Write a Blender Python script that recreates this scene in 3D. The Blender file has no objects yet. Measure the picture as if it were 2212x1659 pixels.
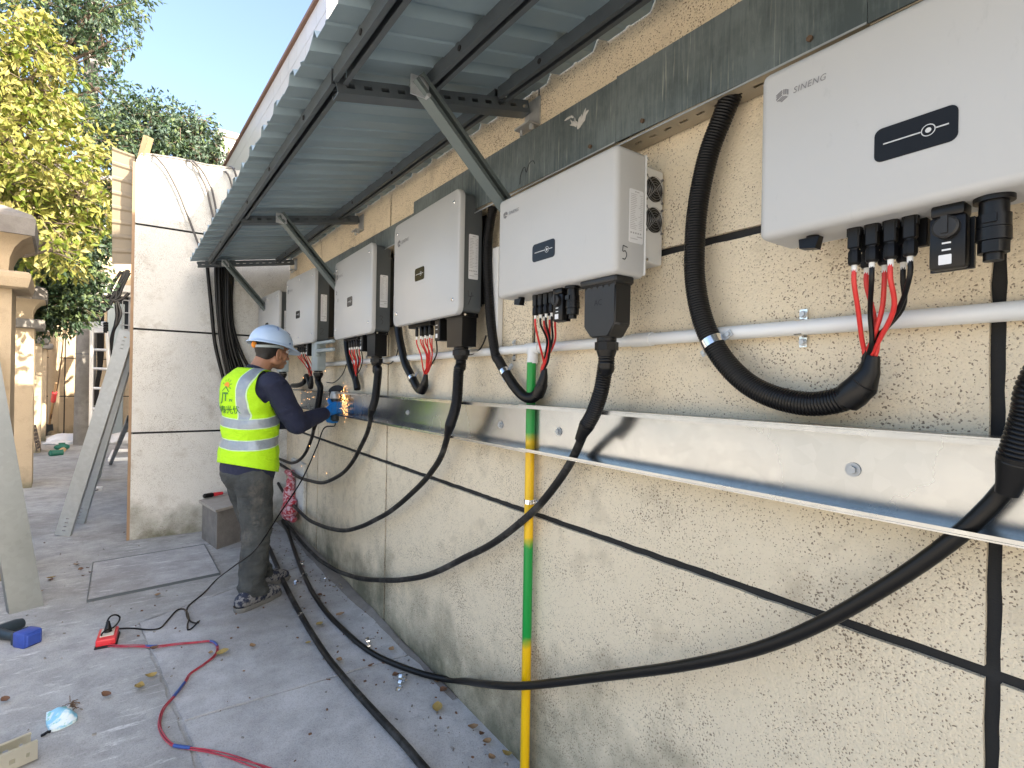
import bpy, bmesh, math, random
import numpy as np
from mathutils import Vector, Matrix, noise
from mathutils.bvhtree import BVHTree

# ------------------------------------------------------------------ camera
SC = bpy.context.scene
COL = SC.collection
CAM_H = 1.42
YAW, PITCH, ROLL = math.radians(34.905), math.radians(0.034), math.radians(0.977)
FPX, CX, CY = 1130.0, 1106.0, 829.5          # focal length and centre in units of a 2212 px wide picture

def _axes():
    f = Vector((math.sin(YAW)*math.cos(PITCH), math.cos(YAW)*math.cos(PITCH), math.sin(PITCH)))
    r = Vector((math.cos(YAW), -math.sin(YAW), 0))
    u = r.cross(f)
    c, s = math.cos(ROLL), math.sin(ROLL)
    return c*r+s*u, -s*r+c*u, f
RT, UP, FW = _axes()
CAM = Vector((0, 0, CAM_H))
cam = bpy.data.objects.new('camera', bpy.data.cameras.new('camera'))
COL.objects.link(cam)
cam.matrix_world = Matrix(((RT.x, UP.x, -FW.x, 0), (RT.y, UP.y, -FW.y, 0), (RT.z, UP.z, -FW.z, CAM_H), (0, 0, 0, 1)))
cam.data.sensor_width = 36
cam.data.lens = FPX/2212*36
cam.data.clip_start, cam.data.clip_end = 0.02, 1000
SC.camera = cam

# ------------------------------------------------------------------ light
SUN_D = Vector((0.352, -0.79, 0.56)).normalized()
world = bpy.data.worlds.new('World'); SC.world = world
world.use_nodes = True
wn = world.node_tree.nodes; wl = world.node_tree.links
sky = wn.new('ShaderNodeTexSky'); sky.sky_type = 'NISHITA'; sky.sun_disc = False
sky.sun_elevation = math.asin(SUN_D.z)
sky.sun_rotation = math.atan2(SUN_D.x, SUN_D.y)
sky.air_density = 1.0; sky.dust_density = 5.0; sky.ozone_density = 1.0
bg = wn['Background']; bg.inputs['Strength'].default_value = 0.14
wl.new(sky.outputs[0], bg.inputs['Color'])
sun_l = bpy.data.lights.new('sun', 'SUN'); sun_l.energy = 5.0; sun_l.angle = math.radians(0.53); sun_l.color = (1, 0.88, 0.72)
sun = bpy.data.objects.new('sun', sun_l); COL.objects.link(sun)
sun.rotation_euler = (-SUN_D).to_track_quat('-Z', 'Y').to_euler()
SC.view_settings.view_transform = 'Standard'; SC.view_settings.look = 'None'
SC.view_settings.exposure = 1.95; SC.view_settings.gamma = 1.0
SC.view_settings.use_curve_mapping = False

# ------------------------------------------------------------------ where a picture point lies in the place
def ray(x, y): return FW + RT*((x-CX)/FPX) - UP*((y-CY)/FPX)
def PX(x, y, X0): d = ray(x, y); return CAM + d*(X0/d.x)
def PY(x, y, Y0): d = ray(x, y); return CAM + d*(Y0/d.y)
FLOOR = .007         # top of the concrete slabs
def PG(x, y, z=0.0): d = ray(x, y); return CAM + d*((z+FLOOR-CAM_H)/d.z)
def R2(x, y): return (x/4, 414.7+y/4)
def R3(x, y): return (x/4, 829.4+y/4)
def R4(x, y): return (x/4, 1244+y/4)
W = 1.165            # plane of the long wall
FY = 5.62            # plane of the far wall

# ------------------------------------------------------------------ mesh building
class MB:
    def __init__(s): s.v = []; s.f = []; s.m = []; s.cm = 0
    def add(s, vs, fs, M=None):
        b = len(s.v)
        s.v += [tuple(M @ Vector(p)) for p in vs] if M is not None else [tuple(p) for p in vs]
        for f in fs: s.f.append(tuple(i+b for i in f)); s.m.append(s.cm)
        return s
    def box(s, a, b, M=None):
        x0, y0, z0 = a; x1, y1, z1 = b
        return s.add([(x0,y0,z0),(x1,y0,z0),(x1,y1,z0),(x0,y1,z0),(x0,y0,z1),(x1,y0,z1),(x1,y1,z1),(x0,y1,z1)],
                     [(0,3,2,1),(4,5,6,7),(0,1,5,4),(1,2,6,5),(2,3,7,6),(3,0,4,7)], M)
    def bm(s, bm, M=None):
        bm.verts.ensure_lookup_table(); bm.verts.index_update()
        return s.add([v.co[:] for v in bm.verts], [tuple(v.index for v in f.verts) for f in bm.faces], M)
    def rbox(s, a, b, r=0.005, seg=2, M=None, edges=None):
        bm = bmesh.new(); bmesh.ops.create_cube(bm, size=1)
        for v in bm.verts: v.co = Vector([(a[i]+b[i])/2+v.co[i]*(b[i]-a[i]) for i in range(3)])
        es = [e for e in bm.edges if edges is None or edges((e.verts[1].co-e.verts[0].co).normalized(), (e.verts[0].co+e.verts[1].co)/2)]
        bmesh.ops.bevel(bm, geom=es, offset=r, segments=seg, affect='EDGES', profile=0.5)
        s.bm(bm, M); bm.free(); return s
    def tube(s, pts, r, n=8, caps=True, M=None, up=None):
        pts = [Vector(p) for p in pts]; k = len(pts)
        rs = r if isinstance(r, (list, tuple)) else [r]*k
        vs = []; fs = []
        t0 = (pts[1]-pts[0]).normalized()
        a = Vector(up) if up else (Vector((0,0,1)) if abs(t0.z) < .9 else Vector((1,0,0)))
        a = (a-t0*a.dot(t0)).normalized()
        for i, p in enumerate(pts):
            t = (pts[min(i+1,k-1)]-pts[max(i-1,0)])
            t = t.normalized() if t.length > 1e-9 else t0
            a = a-t*a.dot(t); a = a.normalized() if a.length > 1e-6 else t.orthogonal().normalized()
            b = t.cross(a)
            for j in range(n):
                q = 2*math.pi*j/n
                vs.append(p+(a*math.cos(q)+b*math.sin(q))*rs[i])
        for i in range(k-1):
            for j in range(n):
                j2 = (j+1) % n
                fs.append((i*n+j, i*n+j2, (i+1)*n+j2, (i+1)*n+j))
        if caps: fs += [tuple(reversed(range(n))), tuple(range((k-1)*n, k*n))]
        return s.add(vs, fs, M)
    def cyl(s, p, q, r, n=16, r2=None, M=None): return s.tube([p, q], [r, r if r2 is None else r2], n, True, M)
    def sphere(s, c, r, n=12, m=8, M=None):
        r = r if isinstance(r, (tuple, list)) else (r, r, r)
        vs = [(c[0], c[1], c[2]+r[2])]; fs = []
        for i in range(1, m):
            th = math.pi*i/m
            for j in range(n):
                q = 2*math.pi*j/n
                vs.append((c[0]+r[0]*math.sin(th)*math.cos(q), c[1]+r[1]*math.sin(th)*math.sin(q), c[2]+r[2]*math.cos(th)))
        vs.append((c[0], c[1], c[2]-r[2]))
        for j in range(n):
            fs.append((0, 1+j, 1+(j+1) % n)); l = len(vs)-1; o = 1+(m-2)*n
            fs.append((l, o+(j+1) % n, o+j))
        for i in range(m-2):
            for j in range(n):
                a = 1+i*n+j; b = 1+i*n+(j+1) % n
                fs.append((a, a+n, b+n, b))
        return s.add(vs, fs, M)
    def prism(s, poly, d0, d1, fn):
        """poly: 2-D outline; fn(u, v, d) -> point"""
        n = len(poly)
        vs = [fn(u, v, d0) for u, v in poly]+[fn(u, v, d1) for u, v in poly]
        fs = [tuple(reversed(range(n))), tuple(range(n, 2*n))]+[(i, (i+1) % n, n+(i+1) % n, n+i) for i in range(n)]
        return s.add(vs, fs)
    def build(s, name, mats, parent=None, world=False, smooth=35, fix=True):
        me = bpy.data.meshes.new(name)
        me.from_pydata(s.v, [], s.f)
        if not isinstance(mats, (list, tuple)): mats = [mats]
        for m in mats: me.materials.append(m)
        if len(mats) > 1: me.polygons.foreach_set('material_index', s.m)
        if fix:
            bm = bmesh.new(); bm.from_mesh(me); bmesh.ops.recalc_face_normals(bm, faces=bm.faces); bm.to_mesh(me); bm.free()
        return link(name, me, parent, world, smooth)

def link(name, me, parent=None, world=False, smooth=35):
    if smooth:
        me.polygons.foreach_set('use_smooth', [True]*len(me.polygons))
        me.set_sharp_from_angle(angle=math.radians(smooth))
    me.update()
    o = bpy.data.objects.new(name, me); COL.objects.link(o)
    if parent:
        o.parent = parent
        if world: o.matrix_parent_inverse = root_matrix(parent).inverted()
    return o

def root_matrix(o):
    M = Matrix.LocRotScale(o.location, o.rotation_euler, o.scale)
    return root_matrix(o.parent) @ o.matrix_parent_inverse @ M if o.parent else M

def tag(o, label=None, cat=None, group=None, kind=None):
    if label: o['label'] = label
    if cat: o['category'] = cat
    if group: o['group'] = group
    if kind: o['kind'] = kind
    return o
def thing(name, label, cat, loc=(0,0,0), rotz=0, group=None):
    o = bpy.data.objects.new(name, None); COL.objects.link(o)
    o.empty_display_size = .1
    o.location = loc; o.rotation_euler = (0, 0, rotz)
    return tag(o, label, cat, group)
def kids(o): return [c for c in COL.objects if c.parent == o]
def copy_tree(o, parent=None):
    c = o.copy(); COL.objects.link(c)
    if parent: c.parent = parent
    for ch in kids(o): copy_tree(ch, c)
    return c

def spline(pts, step=0.02):
    """Catmull-Rom through pts, resampled at even arc length"""
    P = [Vector(p) for p in pts]
    P = [P[0]*2-P[1]]+P+[P[-1]*2-P[-2]]
    out = []
    for i in range(1, len(P)-2):
        a, b, c, d = P[i-1:i+3]
        for k in range(24):
            t = k/24
            out.append(0.5*((2*b)+(c-a)*t+(2*a-5*b+4*c-d)*t*t+(3*b-a-3*c+d)*t**3))
    out.append(P[-2])
    L = [0]
    for i in range(1, len(out)): L.append(L[-1]+(out[i]-out[i-1]).length)
    n = max(2, int(L[-1]/step)+1); res = []; j = 0
    for k in range(n):
        s = L[-1]*k/(n-1)
        while j < len(L)-2 and L[j+1] < s: j += 1
        e = L[j+1]-L[j]; res.append(out[j].lerp(out[j+1], 0 if e < 1e-9 else (s-L[j])/e))
    return res
def ribbed(mb, pts, r, pitch=0.0065, depth=0.0022, n=14):
    c = spline(pts, pitch/3); rs = []
    for i in range(len(c)): rs.append(r if i % 3 != 0 else r-depth)
    return mb.tube(c, rs, n)

_tc = {}
def text_geo(s, size=1.0, shear=0.0, spacing=1.0, depth=0.0, bold=0.0):
    key = (s, size, shear, spacing, depth, bold)
    if key in _tc: return _tc[key]
    cu = bpy.data.curves.new('txt', 'FONT'); cu.body = s; cu.size = size; cu.shear = shear; cu.space_character = spacing
    cu.offset = bold*size; cu.align_x = 'CENTER'; cu.align_y = 'CENTER'; cu.extrude = depth; cu.resolution_u = 3
    ob = bpy.data.objects.new('txt', cu); COL.objects.link(ob)
    dg = bpy.context.evaluated_depsgraph_get(); dg.update()
    me = bpy.data.meshes.new_from_object(ob.evaluated_get(dg))
    r = ([v.co[:] for v in me.vertices], [tuple(p.vertices) for p in me.polygons])
    bpy.data.objects.remove(ob); bpy.data.curves.remove(cu); bpy.data.meshes.remove(me)
    _tc[key] = r; return r
def rrect(w, h, r, n=5, cx=0, cy=0):
    o = []
    for (sx, sy, a0) in ((1,1,0), (-1,1,90), (-1,-1,180), (1,-1,270)):
        for k in range(n+1):
            a = math.radians(a0+90*k/n)
            o.append((cx+sx*(w/2-r)+r*math.cos(a), cy+sy*(h/2-r)+r*math.sin(a)))
    return o

# ------------------------------------------------------------------ materials
MATS = {}
class NT:
    def __init__(s, name):
        s.mat = bpy.data.materials.new(name); s.mat.use_nodes = True
        s.n = s.mat.node_tree.nodes; s.l = s.mat.node_tree.links
        s.p = s.n['Principled BSDF']; MATS[name] = s.mat
        s.geo = None
    def pos(s):
        if not s.geo: s.geo = s.n.new('ShaderNodeNewGeometry')
        return s.geo.outputs['Position']
    def mapped(s, scale=(1,1,1), rot=(0,0,0)):
        m = s.n.new('ShaderNodeMapping'); s.l.new(s.pos(), m.inputs[0])
        m.inputs['Scale'].default_value = scale; m.inputs['Rotation'].default_value = rot
        return m.outputs[0]
    def noise(s, scale, detail=4, rough=.55, vec=None, dist=0):
        t = s.n.new('ShaderNodeTexNoise'); s.l.new(vec or s.pos(), t.inputs['Vector'])
        t.inputs['Scale'].default_value = scale; t.inputs['Detail'].default_value = detail
        t.inputs['Roughness'].default_value = rough; t.inputs['Distortion'].default_value = dist
        return t.outputs['Fac']
    def voro(s, scale, vec=None, out='Distance', rand=1):
        t = s.n.new('ShaderNodeTexVoronoi'); s.l.new(vec or s.pos(), t.inputs['Vector'])
        t.inputs['Scale'].default_value = scale; t.inputs['Randomness'].default_value = rand
        return t.outputs[out]
    def ramp(s, fac, *stops):
        r = s.n.new('ShaderNodeValToRGB'); s.l.new(fac, r.inputs[0])
        e = r.color_ramp.elements
        while len(e) < len(stops): e.new(0.5)
        for el, (p, c) in zip(e, stops):
            el.position = p; el.color = (*c, 1) if isinstance(c, tuple) else (c, c, c, 1)
        return r.outputs[0]
    def mix(s, fac, a, b, mode='MIX'):
        m = s.n.new('ShaderNodeMix'); m.data_type = 'RGBA'; m.blend_type = mode
        for i, x in ((0, fac), (6, a), (7, b)):
            if isinstance(x, bpy.types.NodeSocket): s.l.new(x, m.inputs[i])
            elif i == 0: m.inputs[0].default_value = x
            else: m.inputs[i].default_value = (*x, 1) if isinstance(x, tuple) else (x, x, x, 1)
        return m.outputs[2]
    def math(s, op, a, b=0.0):
        m = s.n.new('ShaderNodeMath'); m.operation = op
        for i, x in ((0, a), (1, b)):
            if isinstance(x, bpy.types.NodeSocket): s.l.new(x, m.inputs[i])
            else: m.inputs[i].default_value = x
        return m.outputs[0]
    def madd(s, a, b, c):
        o = s.math('MULTIPLY_ADD', a, b); s.n[-1].inputs[2].default_value = c; return o
    def sep(s, axis):
        x = s.n.new('ShaderNodeSeparateXYZ'); s.l.new(s.pos(), x.inputs[0]); return x.outputs[axis]
    def base(s, c):
        if isinstance(c, bpy.types.NodeSocket): s.l.new(c, s.p.inputs['Base Color'])
        else: s.p.inputs['Base Color'].default_value = (*c, 1)
        return s
    def rough(s, r):
        if isinstance(r, bpy.types.NodeSocket): s.l.new(r, s.p.inputs['Roughness'])
        else: s.p.inputs['Roughness'].default_value = r
        return s
    def metal(s, v): s.p.inputs['Metallic'].default_value = v; return s
    def spec(s, v): s.p.inputs['Specular IOR Level'].default_value = v; return s
    def bump(s, h, strength=.3, dist=.01):
        b = s.n.new('ShaderNodeBump'); b.inputs['Strength'].default_value = strength; b.inputs['Distance'].default_value = dist
        s.l.new(h, b.inputs['Height']); s.l.new(b.outputs[0], s.p.inputs['Normal']); return s
    def emit(s, c, v): s.p.inputs['Emission Color'].default_value = (*c, 1); s.p.inputs['Emission Strength'].default_value = v; return s

def plain(name, c, r=.5, metal=0, var=.12, scale=30, bump=0, bscale=200):
    t = NT(name)
    n = t.noise(scale, 4)
    t.base(t.mix(n, tuple(x*(1-var) for x in c), tuple(min(1, x*(1+var)) for x in c))).rough(r).metal(metal)
    if bump: t.bump(t.noise(bscale, 3), bump, .002)
    return t.mat

def stucco(name, c, speck=(.14,.10,.07), amount=.62, big=1.0, grime=True, lo=0.0, gh=.72):
    t = NT(name)
    warp = t.n.new('ShaderNodeVectorMath'); warp.operation = 'MULTIPLY_ADD'
    nz = t.n.new('ShaderNodeTexNoise'); nz.inputs['Scale'].default_value = 150/big; nz.inputs['Detail'].default_value = 2
    t.l.new(t.pos(), nz.inputs['Vector']); t.l.new(nz.outputs['Color'], warp.inputs[0])
    warp.inputs[1].default_value = (.010*big,)*3; t.l.new(t.pos(), warp.inputs[2])
    v1 = t.voro(150/big, warp.outputs[0]); v2 = t.voro(230/big, warp.outputs[0])
    patch = t.math('ADD', t.math('MULTIPLY', t.noise(2.3, 5, .6), .6), t.math('MULTIPLY', t.noise(8, 4, .6), .4))
    th = t.madd(patch, .74, -.175)
    s1 = t.ramp(t.math('SUBTRACT', v1, t.math('MULTIPLY', th, amount*2)), (0.0, 1.0), (.07, 0.0))
    s2 = t.ramp(t.math('SUBTRACT', v2, t.math('MULTIPLY', th, amount*1.5)), (0.0, .75), (.07, 0.0))
    gate = t.ramp(t.noise(30/big, 4), (.30, 0.0), (.52, 1.0))
    s1 = t.math('MULTIPLY', s1, gate)
    tone = t.mix(t.noise(.9, 5, .6), tuple(x*.84 for x in c), tuple(x*1.10 for x in c))
    tone = t.mix(t.math('MULTIPLY', t.noise(45, 3), .35), tone, tuple(x*1.22 for x in c))
    col = t.mix(t.math('MULTIPLY', s2, .55), tone, tuple(x*2.0 for x in speck))
    col = t.mix(t.math('MULTIPLY', s1, .85), col, speck)
    blot = t.ramp(t.noise(6.5, 5, .62), (.56, 0.0), (.74, .38))
    col = t.mix(blot, col, (.24,.19,.13))
    if grime:   # damp and moss climbing from the foot of the wall
        z = t.sep('Z')
        g = t.math('ADD', t.math('DIVIDE', t.math('SUBTRACT', lo+gh, z), gh), t.madd(t.noise(3.2, 6, .65), 1.7, -1.0))
        g = t.ramp(g, (.20, 0.0), (.92, .92))
        gc = t.mix(t.noise(5, 4), (.11,.105,.085), (.14,.145,.085))
        col = t.mix(g, col, gc)
    t.base(col).rough(.92).spec(.2)
    h = t.math('ADD', t.math('MULTIPLY', v1, 1.1), t.math('MULTIPLY', t.noise(160/big, 3, .6), .9))
    t.bump(h, .38, .006*big)
    return t.mat

stucco('stucco', (.70,.61,.455))
stucco('stucco_far', (.62,.615,.575), speck=(.22,.19,.15), amount=.55, lo=0.0, gh=.5)
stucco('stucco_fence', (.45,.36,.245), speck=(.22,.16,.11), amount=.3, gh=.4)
plain('groove', (.012,.0125,.013), .8, bump=.5, bscale=300)

def concrete(name, a, b, streak=True, speckle=.35):
    t = NT(name)
    big = t.noise(1.1, 8, .68, dist=.6); med = t.noise(6, 7, .68)
    col = t.mix(t.ramp(big, (.33, 0.0), (.68, 1.0)), a, b)
    col = t.mix(t.math('MULTIPLY', t.ramp(med, (.42, 0.0), (.66, 1.0)), .6), col, tuple(x*.68 for x in a))
    if streak:   # lighter scuffs, all dragged the same way
        sv = t.mapped((2.2, 9.5, 1), (0, 0, math.radians(28)))
        st = t.ramp(t.noise(2.4, 8, .72, sv), (.56, 0.0), (.66, .75))
        col = t.mix(st, col, tuple(x*1.45 for x in b))
    stain = t.ramp(t.noise(.8, 6, .65, t.mapped((1, 1, 1), (0, 0, 1.1))), (.47, 0.0), (.70, .75))
    col = t.mix(stain, col, (.19,.178,.155))
    sp = t.ramp(t.voro(75), (.10, 1.0), (.2, 0.0))
    gate = t.ramp(t.noise(9, 4), (.5, 0.0), (.62, 1.0))
    col = t.mix(t.math('MULTIPLY', t.math('MULTIPLY', sp, gate), speckle), col, (.10,.09,.08))
    grit = t.noise(210, 2)
    col = t.mix(t.math('MULTIPLY', t.ramp(grit, (.35, 1.0), (.5, 0.0)), .28), col, (.09,.09,.09))
    t.base(col).rough(t.ramp(med, (.3, .72), (.7, .92))).spec(.3)
    h = t.math('ADD', t.math('MULTIPLY', t.noise(40, 6, .7), 1), t.math('MULTIPLY', grit, .5))
    t.bump(h, .45, .006)
    return t.mat
concrete('concrete', (.315,.32,.315), (.45,.455,.45))
concrete('screed', (.40,.405,.41), (.53,.535,.54), streak=False)
concrete('plate', (.34,.34,.345), (.46,.465,.47), streak=True, speckle=.2)
concrete('yard_paving', (.50,.46,.40), (.60,.56,.49), streak=False)
concrete('rough_concrete', (.20,.19,.175), (.30,.29,.27), streak=False)
concrete('box_cement', (.17,.155,.14), (.25,.235,.215), streak=False)

def galv(name, c, r=(.28,.5), metal=.95, spangle=True, streak=False, stain=None):
    t = NT(name)
    n = t.noise(7, 6, .65)
    v = t.voro(38, out='Color')
    col = t.mix(n, tuple(x*.8 for x in c), c)
    if spangle:
        bw = t.n.new('ShaderNodeRGBToBW'); t.l.new(v, bw.inputs[0]); col = t.mix(.06, col, bw.outputs[0], 'OVERLAY')
    rr = t.ramp(t.noise(3.1, 5), (.3, r[0]), (.7, r[1]))
    if streak:
        sv = t.mapped((1, 38, 2.6))
        s1 = t.ramp(t.math('ADD', t.math('MULTIPLY', t.noise(1.6, 7, .75, sv, 1.2), .42), t.math('MULTIPLY', t.noise(2.9, 7, .68), .62)), (.46, 0.0), (.60, 1.0))
        col = t.mix(t.math('MULTIPLY', s1, .8), col, stain)
        sv2 = t.mapped((1, 80, 3.0))
        s2 = t.ramp(t.noise(1.9, 5, .6, sv2), (.60, 0.0), (.68, 1.0))
        col = t.mix(t.math('MULTIPLY', t.math('MULTIPLY', s2, t.ramp(t.noise(4, 4), (.42, 0.0), (.6, 1.0))), .8), col, (.40,.42,.37))
    t.base(col).metal(metal).rough(rr)
    t.bump(t.noise(18, 3), .06, .004)
    return t.mat
galv('galvanised', (.45,.475,.49), (.16,.30))
galv('galvanised_worn', (.50,.54,.56), (.38,.56), .6)
galv('galvanised_grubby', (.20,.22,.22), (.34,.55), .7)
galv('galvanised_dull', (.52,.54,.55), (.42,.62), .75)
galv('tray_weathered', (.20,.235,.235), (.40,.62), .55, streak=True, stain=(.075,.095,.10))
galv('roof_sheet', (.33,.425,.475), (.42,.6), .45, spangle=False)
galv('strut', (.13,.15,.165), (.38,.6), .6, spangle=False)
galv('strut_green', (.16,.195,.195), (.45,.6), .45, spangle=False)
plain('flange_dirty', (.36,.31,.23), .6, .2, .25, 12)
plain('chrome', (.8,.8,.8), .18, 1, .05)
plain('aluminium', (.78,.79,.80), .35, .8, .06)
def powder(name, c, r=.42):
    t = NT(name)
    n = t.noise(2.2, 4)
    col = t.mix(n, tuple(x*.95 for x in c), c)
    col = t.mix(t.ramp(t.noise(14, 6, .7, t.mapped((1, 3, 1))), (.63, 0.0), (.78, .25)), col, tuple(x*.5 for x in c))
    t.base(col).rough(r).bump(t.noise(700, 2), .12, .0006)
    return t.mat
powder('white_coat', (.47,.475,.47))
powder('white_coat_side', (.60,.625,.64))
powder('grey_blue_coat', (.36,.42,.43))
powder('dark_coat', (.085,.095,.10), .5)
powder('silver_coat', (.62,.62,.60), .35)
plain('black_plastic', (.003,.003,.0035), .42, 0, .3, 20)
plain('black_satin', (.004,.004,.0045), .36, 0, .2, 20)
plain('black_grey', (.013,.0125,.012), .5, 0, .2, 20)
plain('black_cable', (.003,.003,.0033), .4, 0, .35, 14, .1, 150)
def dusty(name):
    t = NT(name)
    col = t.mix(t.ramp(t.noise(9, 7, .7), (.48, 0.0), (.78, .8)), (.004,.004,.0045), (.11,.107,.10))
    t.base(col).rough(.55).bump(t.noise(90, 3), .2, .002); return t.mat
dusty('dusty_cable')
for k_ in ('black_plastic', 'black_satin', 'black_cable', 'dusty_cable'): MATS[k_].node_tree.nodes['Principled BSDF'].inputs['Specular IOR Level'].default_value = .32
plain('grey_hose', (.085,.08,.078), .5)
plain('red_wire', (.62,.035,.03), .38, 0, .12, 40)
plain('red_cord', (.36,.035,.055), .45, 0, .2, 40)
plain('blue_tape', (.03,.07,.25), .35)
plain('white_plastic', (.75,.75,.72), .4, 0, .05)
plain('pvc', (.70,.71,.70), .32, 0, .06, 6)
plain('paper_white', (.72,.73,.74), .5, 0, .03)
plain('ink', (.03,.03,.035), .6)
plain('ink_grey', (.20,.20,.21), .5)
plain('label_print', (.38,.38,.39), .5)
plain('screen', (.012,.012,.012), .14, 0, .1); MATS['screen'].node_tree.nodes['Principled BSDF'].inputs['Specular IOR Level'].default_value = .16
plain('screen_line', (.55,.56,.56), .4)
plain('plastic_red', (.60,.03,.04), .35)
plain('plastic_blue', (.025,.06,.30), .4, 0, .3, 40)
plain('plastic_teal', (.015,.026,.035), .5, 0, .3, 40)
plain('rust_brown', (.13,.085,.055), .8, .2, .4)
plain('wood_tan', (.50,.32,.16), .7)
# ------------------------------------------------------------------ ground
rnd = random.Random(7)
g = MB(); g.add([(-120,-120,0),(120,-120,0),(120,140,0),(-120,140,0)], [(0,1,2,3)])
ground = tag(g.build('ground', MATS['concrete'], smooth=0, fix=False), kind='structure')

g = MB(); g.add([(-40,-30,.004),(-1.95,-30,.004),(-1.95,14,.004),(-40,14,.004)], [(0,1,2,3)])  # ground beyond the pillars, added to bounce warm sunlight onto the wall
tag(g.build('yard', MATS['yard_paving'], smooth=0, fix=False), kind='structure')

def ragged(pts, step=.07, amp=.006, seed=1):
    r = random.Random(seed); out = []
    for i in range(len(pts)):
        a, b = Vector(pts[i]), Vector(pts[(i+1) % len(pts)])
        n = max(1, int((b-a).length/step)); nn = Vector((-(b-a).y, (b-a).x)).normalized()
        for k in range(n):
            p = a.lerp(b, k/n)
            if k: p = p+nn*r.uniform(-amp, amp)
            out.append((p.x, p.y))
    return out
def G2(x, y): p = PG(x, y); return (p.x, p.y)
la, lb = Vector(G2(302, 1345)), Vector(G2(425, 1644))
ln = (lb-la)/(lb-la).length
j2a, j2b = Vector(G2(395, 1559)), Vector(G2(763, 1450))
jd = (j2b-j2a)/(j2b-j2a).length
lend = lb+ln*2.6
jr = j2a+jd*((W-j2a.x)/jd.x)
GAP = .006
slab_near = [(j2a.x+GAP, j2a.y-GAP), (lend.x, lend.y), (W+.02, lend.y-.6), (W+.02, jr.y-GAP)]
slab_mid = [(la.x, la.y), (j2a.x+GAP, j2a.y+GAP), (W+.02, jr.y+GAP), (W+.02, 4.25), (.62, 4.02)]
slab_left = [(-1.94, -1.5), (lend.x-GAP*1.5, lend.y), (la.x-GAP*1.5, la.y-.004), (.62, 4.02+GAP*1.5), (W+.02, 4.25+GAP*1.5), (W+.02, 5.66), (-.13, 5.66), (-.13, 13), (-1.94, 13)]
for i, poly in enumerate((slab_near, slab_mid, slab_left)):
    m = MB(); m.prism(ragged(poly, seed=i+3), -.01, .007, lambda u, v, d: (u, v, d))
    m.build('concrete_slab', MATS['concrete' if i == 2 else 'screed'], ground, True, smooth=0)
# cement fillet along the foot of the far half of the wall
m = MB(); r = random.Random(5); ys = [2.05+.12*i for i in range(31)]
vs = []; fs = []
for i, y in enumerate(ys):
    k = min(1, (y-2.05)/1.6)
    w_ = .010+.055*k*k+r.uniform(-.008, .008); h_ = .010+.018*k+r.uniform(-.004, .006)
    vs += [(W-w_-.03, y, .0), (W-w_*.8, y, .012+h_*.25), (W-.004, y, h_), (W+.01, y, 0)]
for i in range(len(ys)-1):
    for k in range(3): a = i*4+k; fs.append((a, a+4, a+5, a+1))
m.add(vs, fs); tag(m.build('cement_fillet', MATS['box_cement'], ground, True, smooth=60))

# ------------------------------------------------------------------ walls
def panels(parent, y_edges, z_edges, gap, fn, mat, depth=.008, seed=2):
    """rendered wall panels with the painted joints recessed between them; fn(u, z, d)"""
    for i in range(len(y_edges)-1):
        for k in range(len(z_edges)-1):
            u0, u1 = y_edges[i]+gap/2, y_edges[i+1]-gap/2
            z0, z1 = z_edges[k]+gap/2, z_edges[k+1]-gap/2
            if k == 0: z0 = z_edges[0]
            mb = MB(); mb.prism(ragged([(u0, z0), (u1, z0), (u1, z1), (u0, z1)], .035, .0013, seed+i*7+k), -depth, .002, fn)
            mb.build('wall_panel', mat, parent, True, smooth=0)
wall = thing('stucco_wall', 'long beige pebbledash wall with black painted joint lines carrying the row of white inverters', 'wall', (W+.15, 2, 0))
m = MB(); m.box((W+.01, -3.4, -.05), (W+.30, 9.0, 2.9)); m.build('joint_backing', MATS['groove'], wall, True, smooth=0)
panels(wall, [-3.3, -1.10, .253, 1.535, 2.947, 4.45, 5.9], [-.02, .948, 1.792, 2.64, 2.9], .021, lambda u, z, d: (W+.008+d, u, z), MATS['stucco'])

far = thing('end_wall', 'pale stucco end wall facing the alley with its top in sunlight', 'wall', (.4, FY, 0))
PFX0 = -.105
ftop = [(PFX0, 3.30), (-.07, 3.37), (.02, 3.385), (.2, 3.40), (.42, 3.40), (.66, 3.42), (W+.3, 3.45)]
m = MB(); m.box((PFX0+.006, FY+.008, -.05), (W+.3, FY+.30, 3.28)); m.build('joint_backing', MATS['groove'], far, True, smooth=0)
zs = [-.02, .938, 1.848, 2.762]
for k in range(3):
    m = MB(); m.prism([(PFX0, zs[k]+(.009 if k else 0)), (W+.01, zs[k]+(.009 if k else 0)), (W+.01, zs[k+1]-.009), (PFX0, zs[k+1]-.009)], 0, .02, lambda u, z, d: (u, FY-.004+d, z))
    m.build('wall_panel', MATS['stucco_far'], far, True, smooth=0)
m = MB(); m.prism([(PFX0, zs[3]+.009), (W+.3, zs[3]+.009)]+ftop[::-1], 0, .32, lambda u, z, d: (u, FY-.004+d, z))
m.build('wall_panel', MATS['stucco_far'], far, True, smooth=0)
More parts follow.
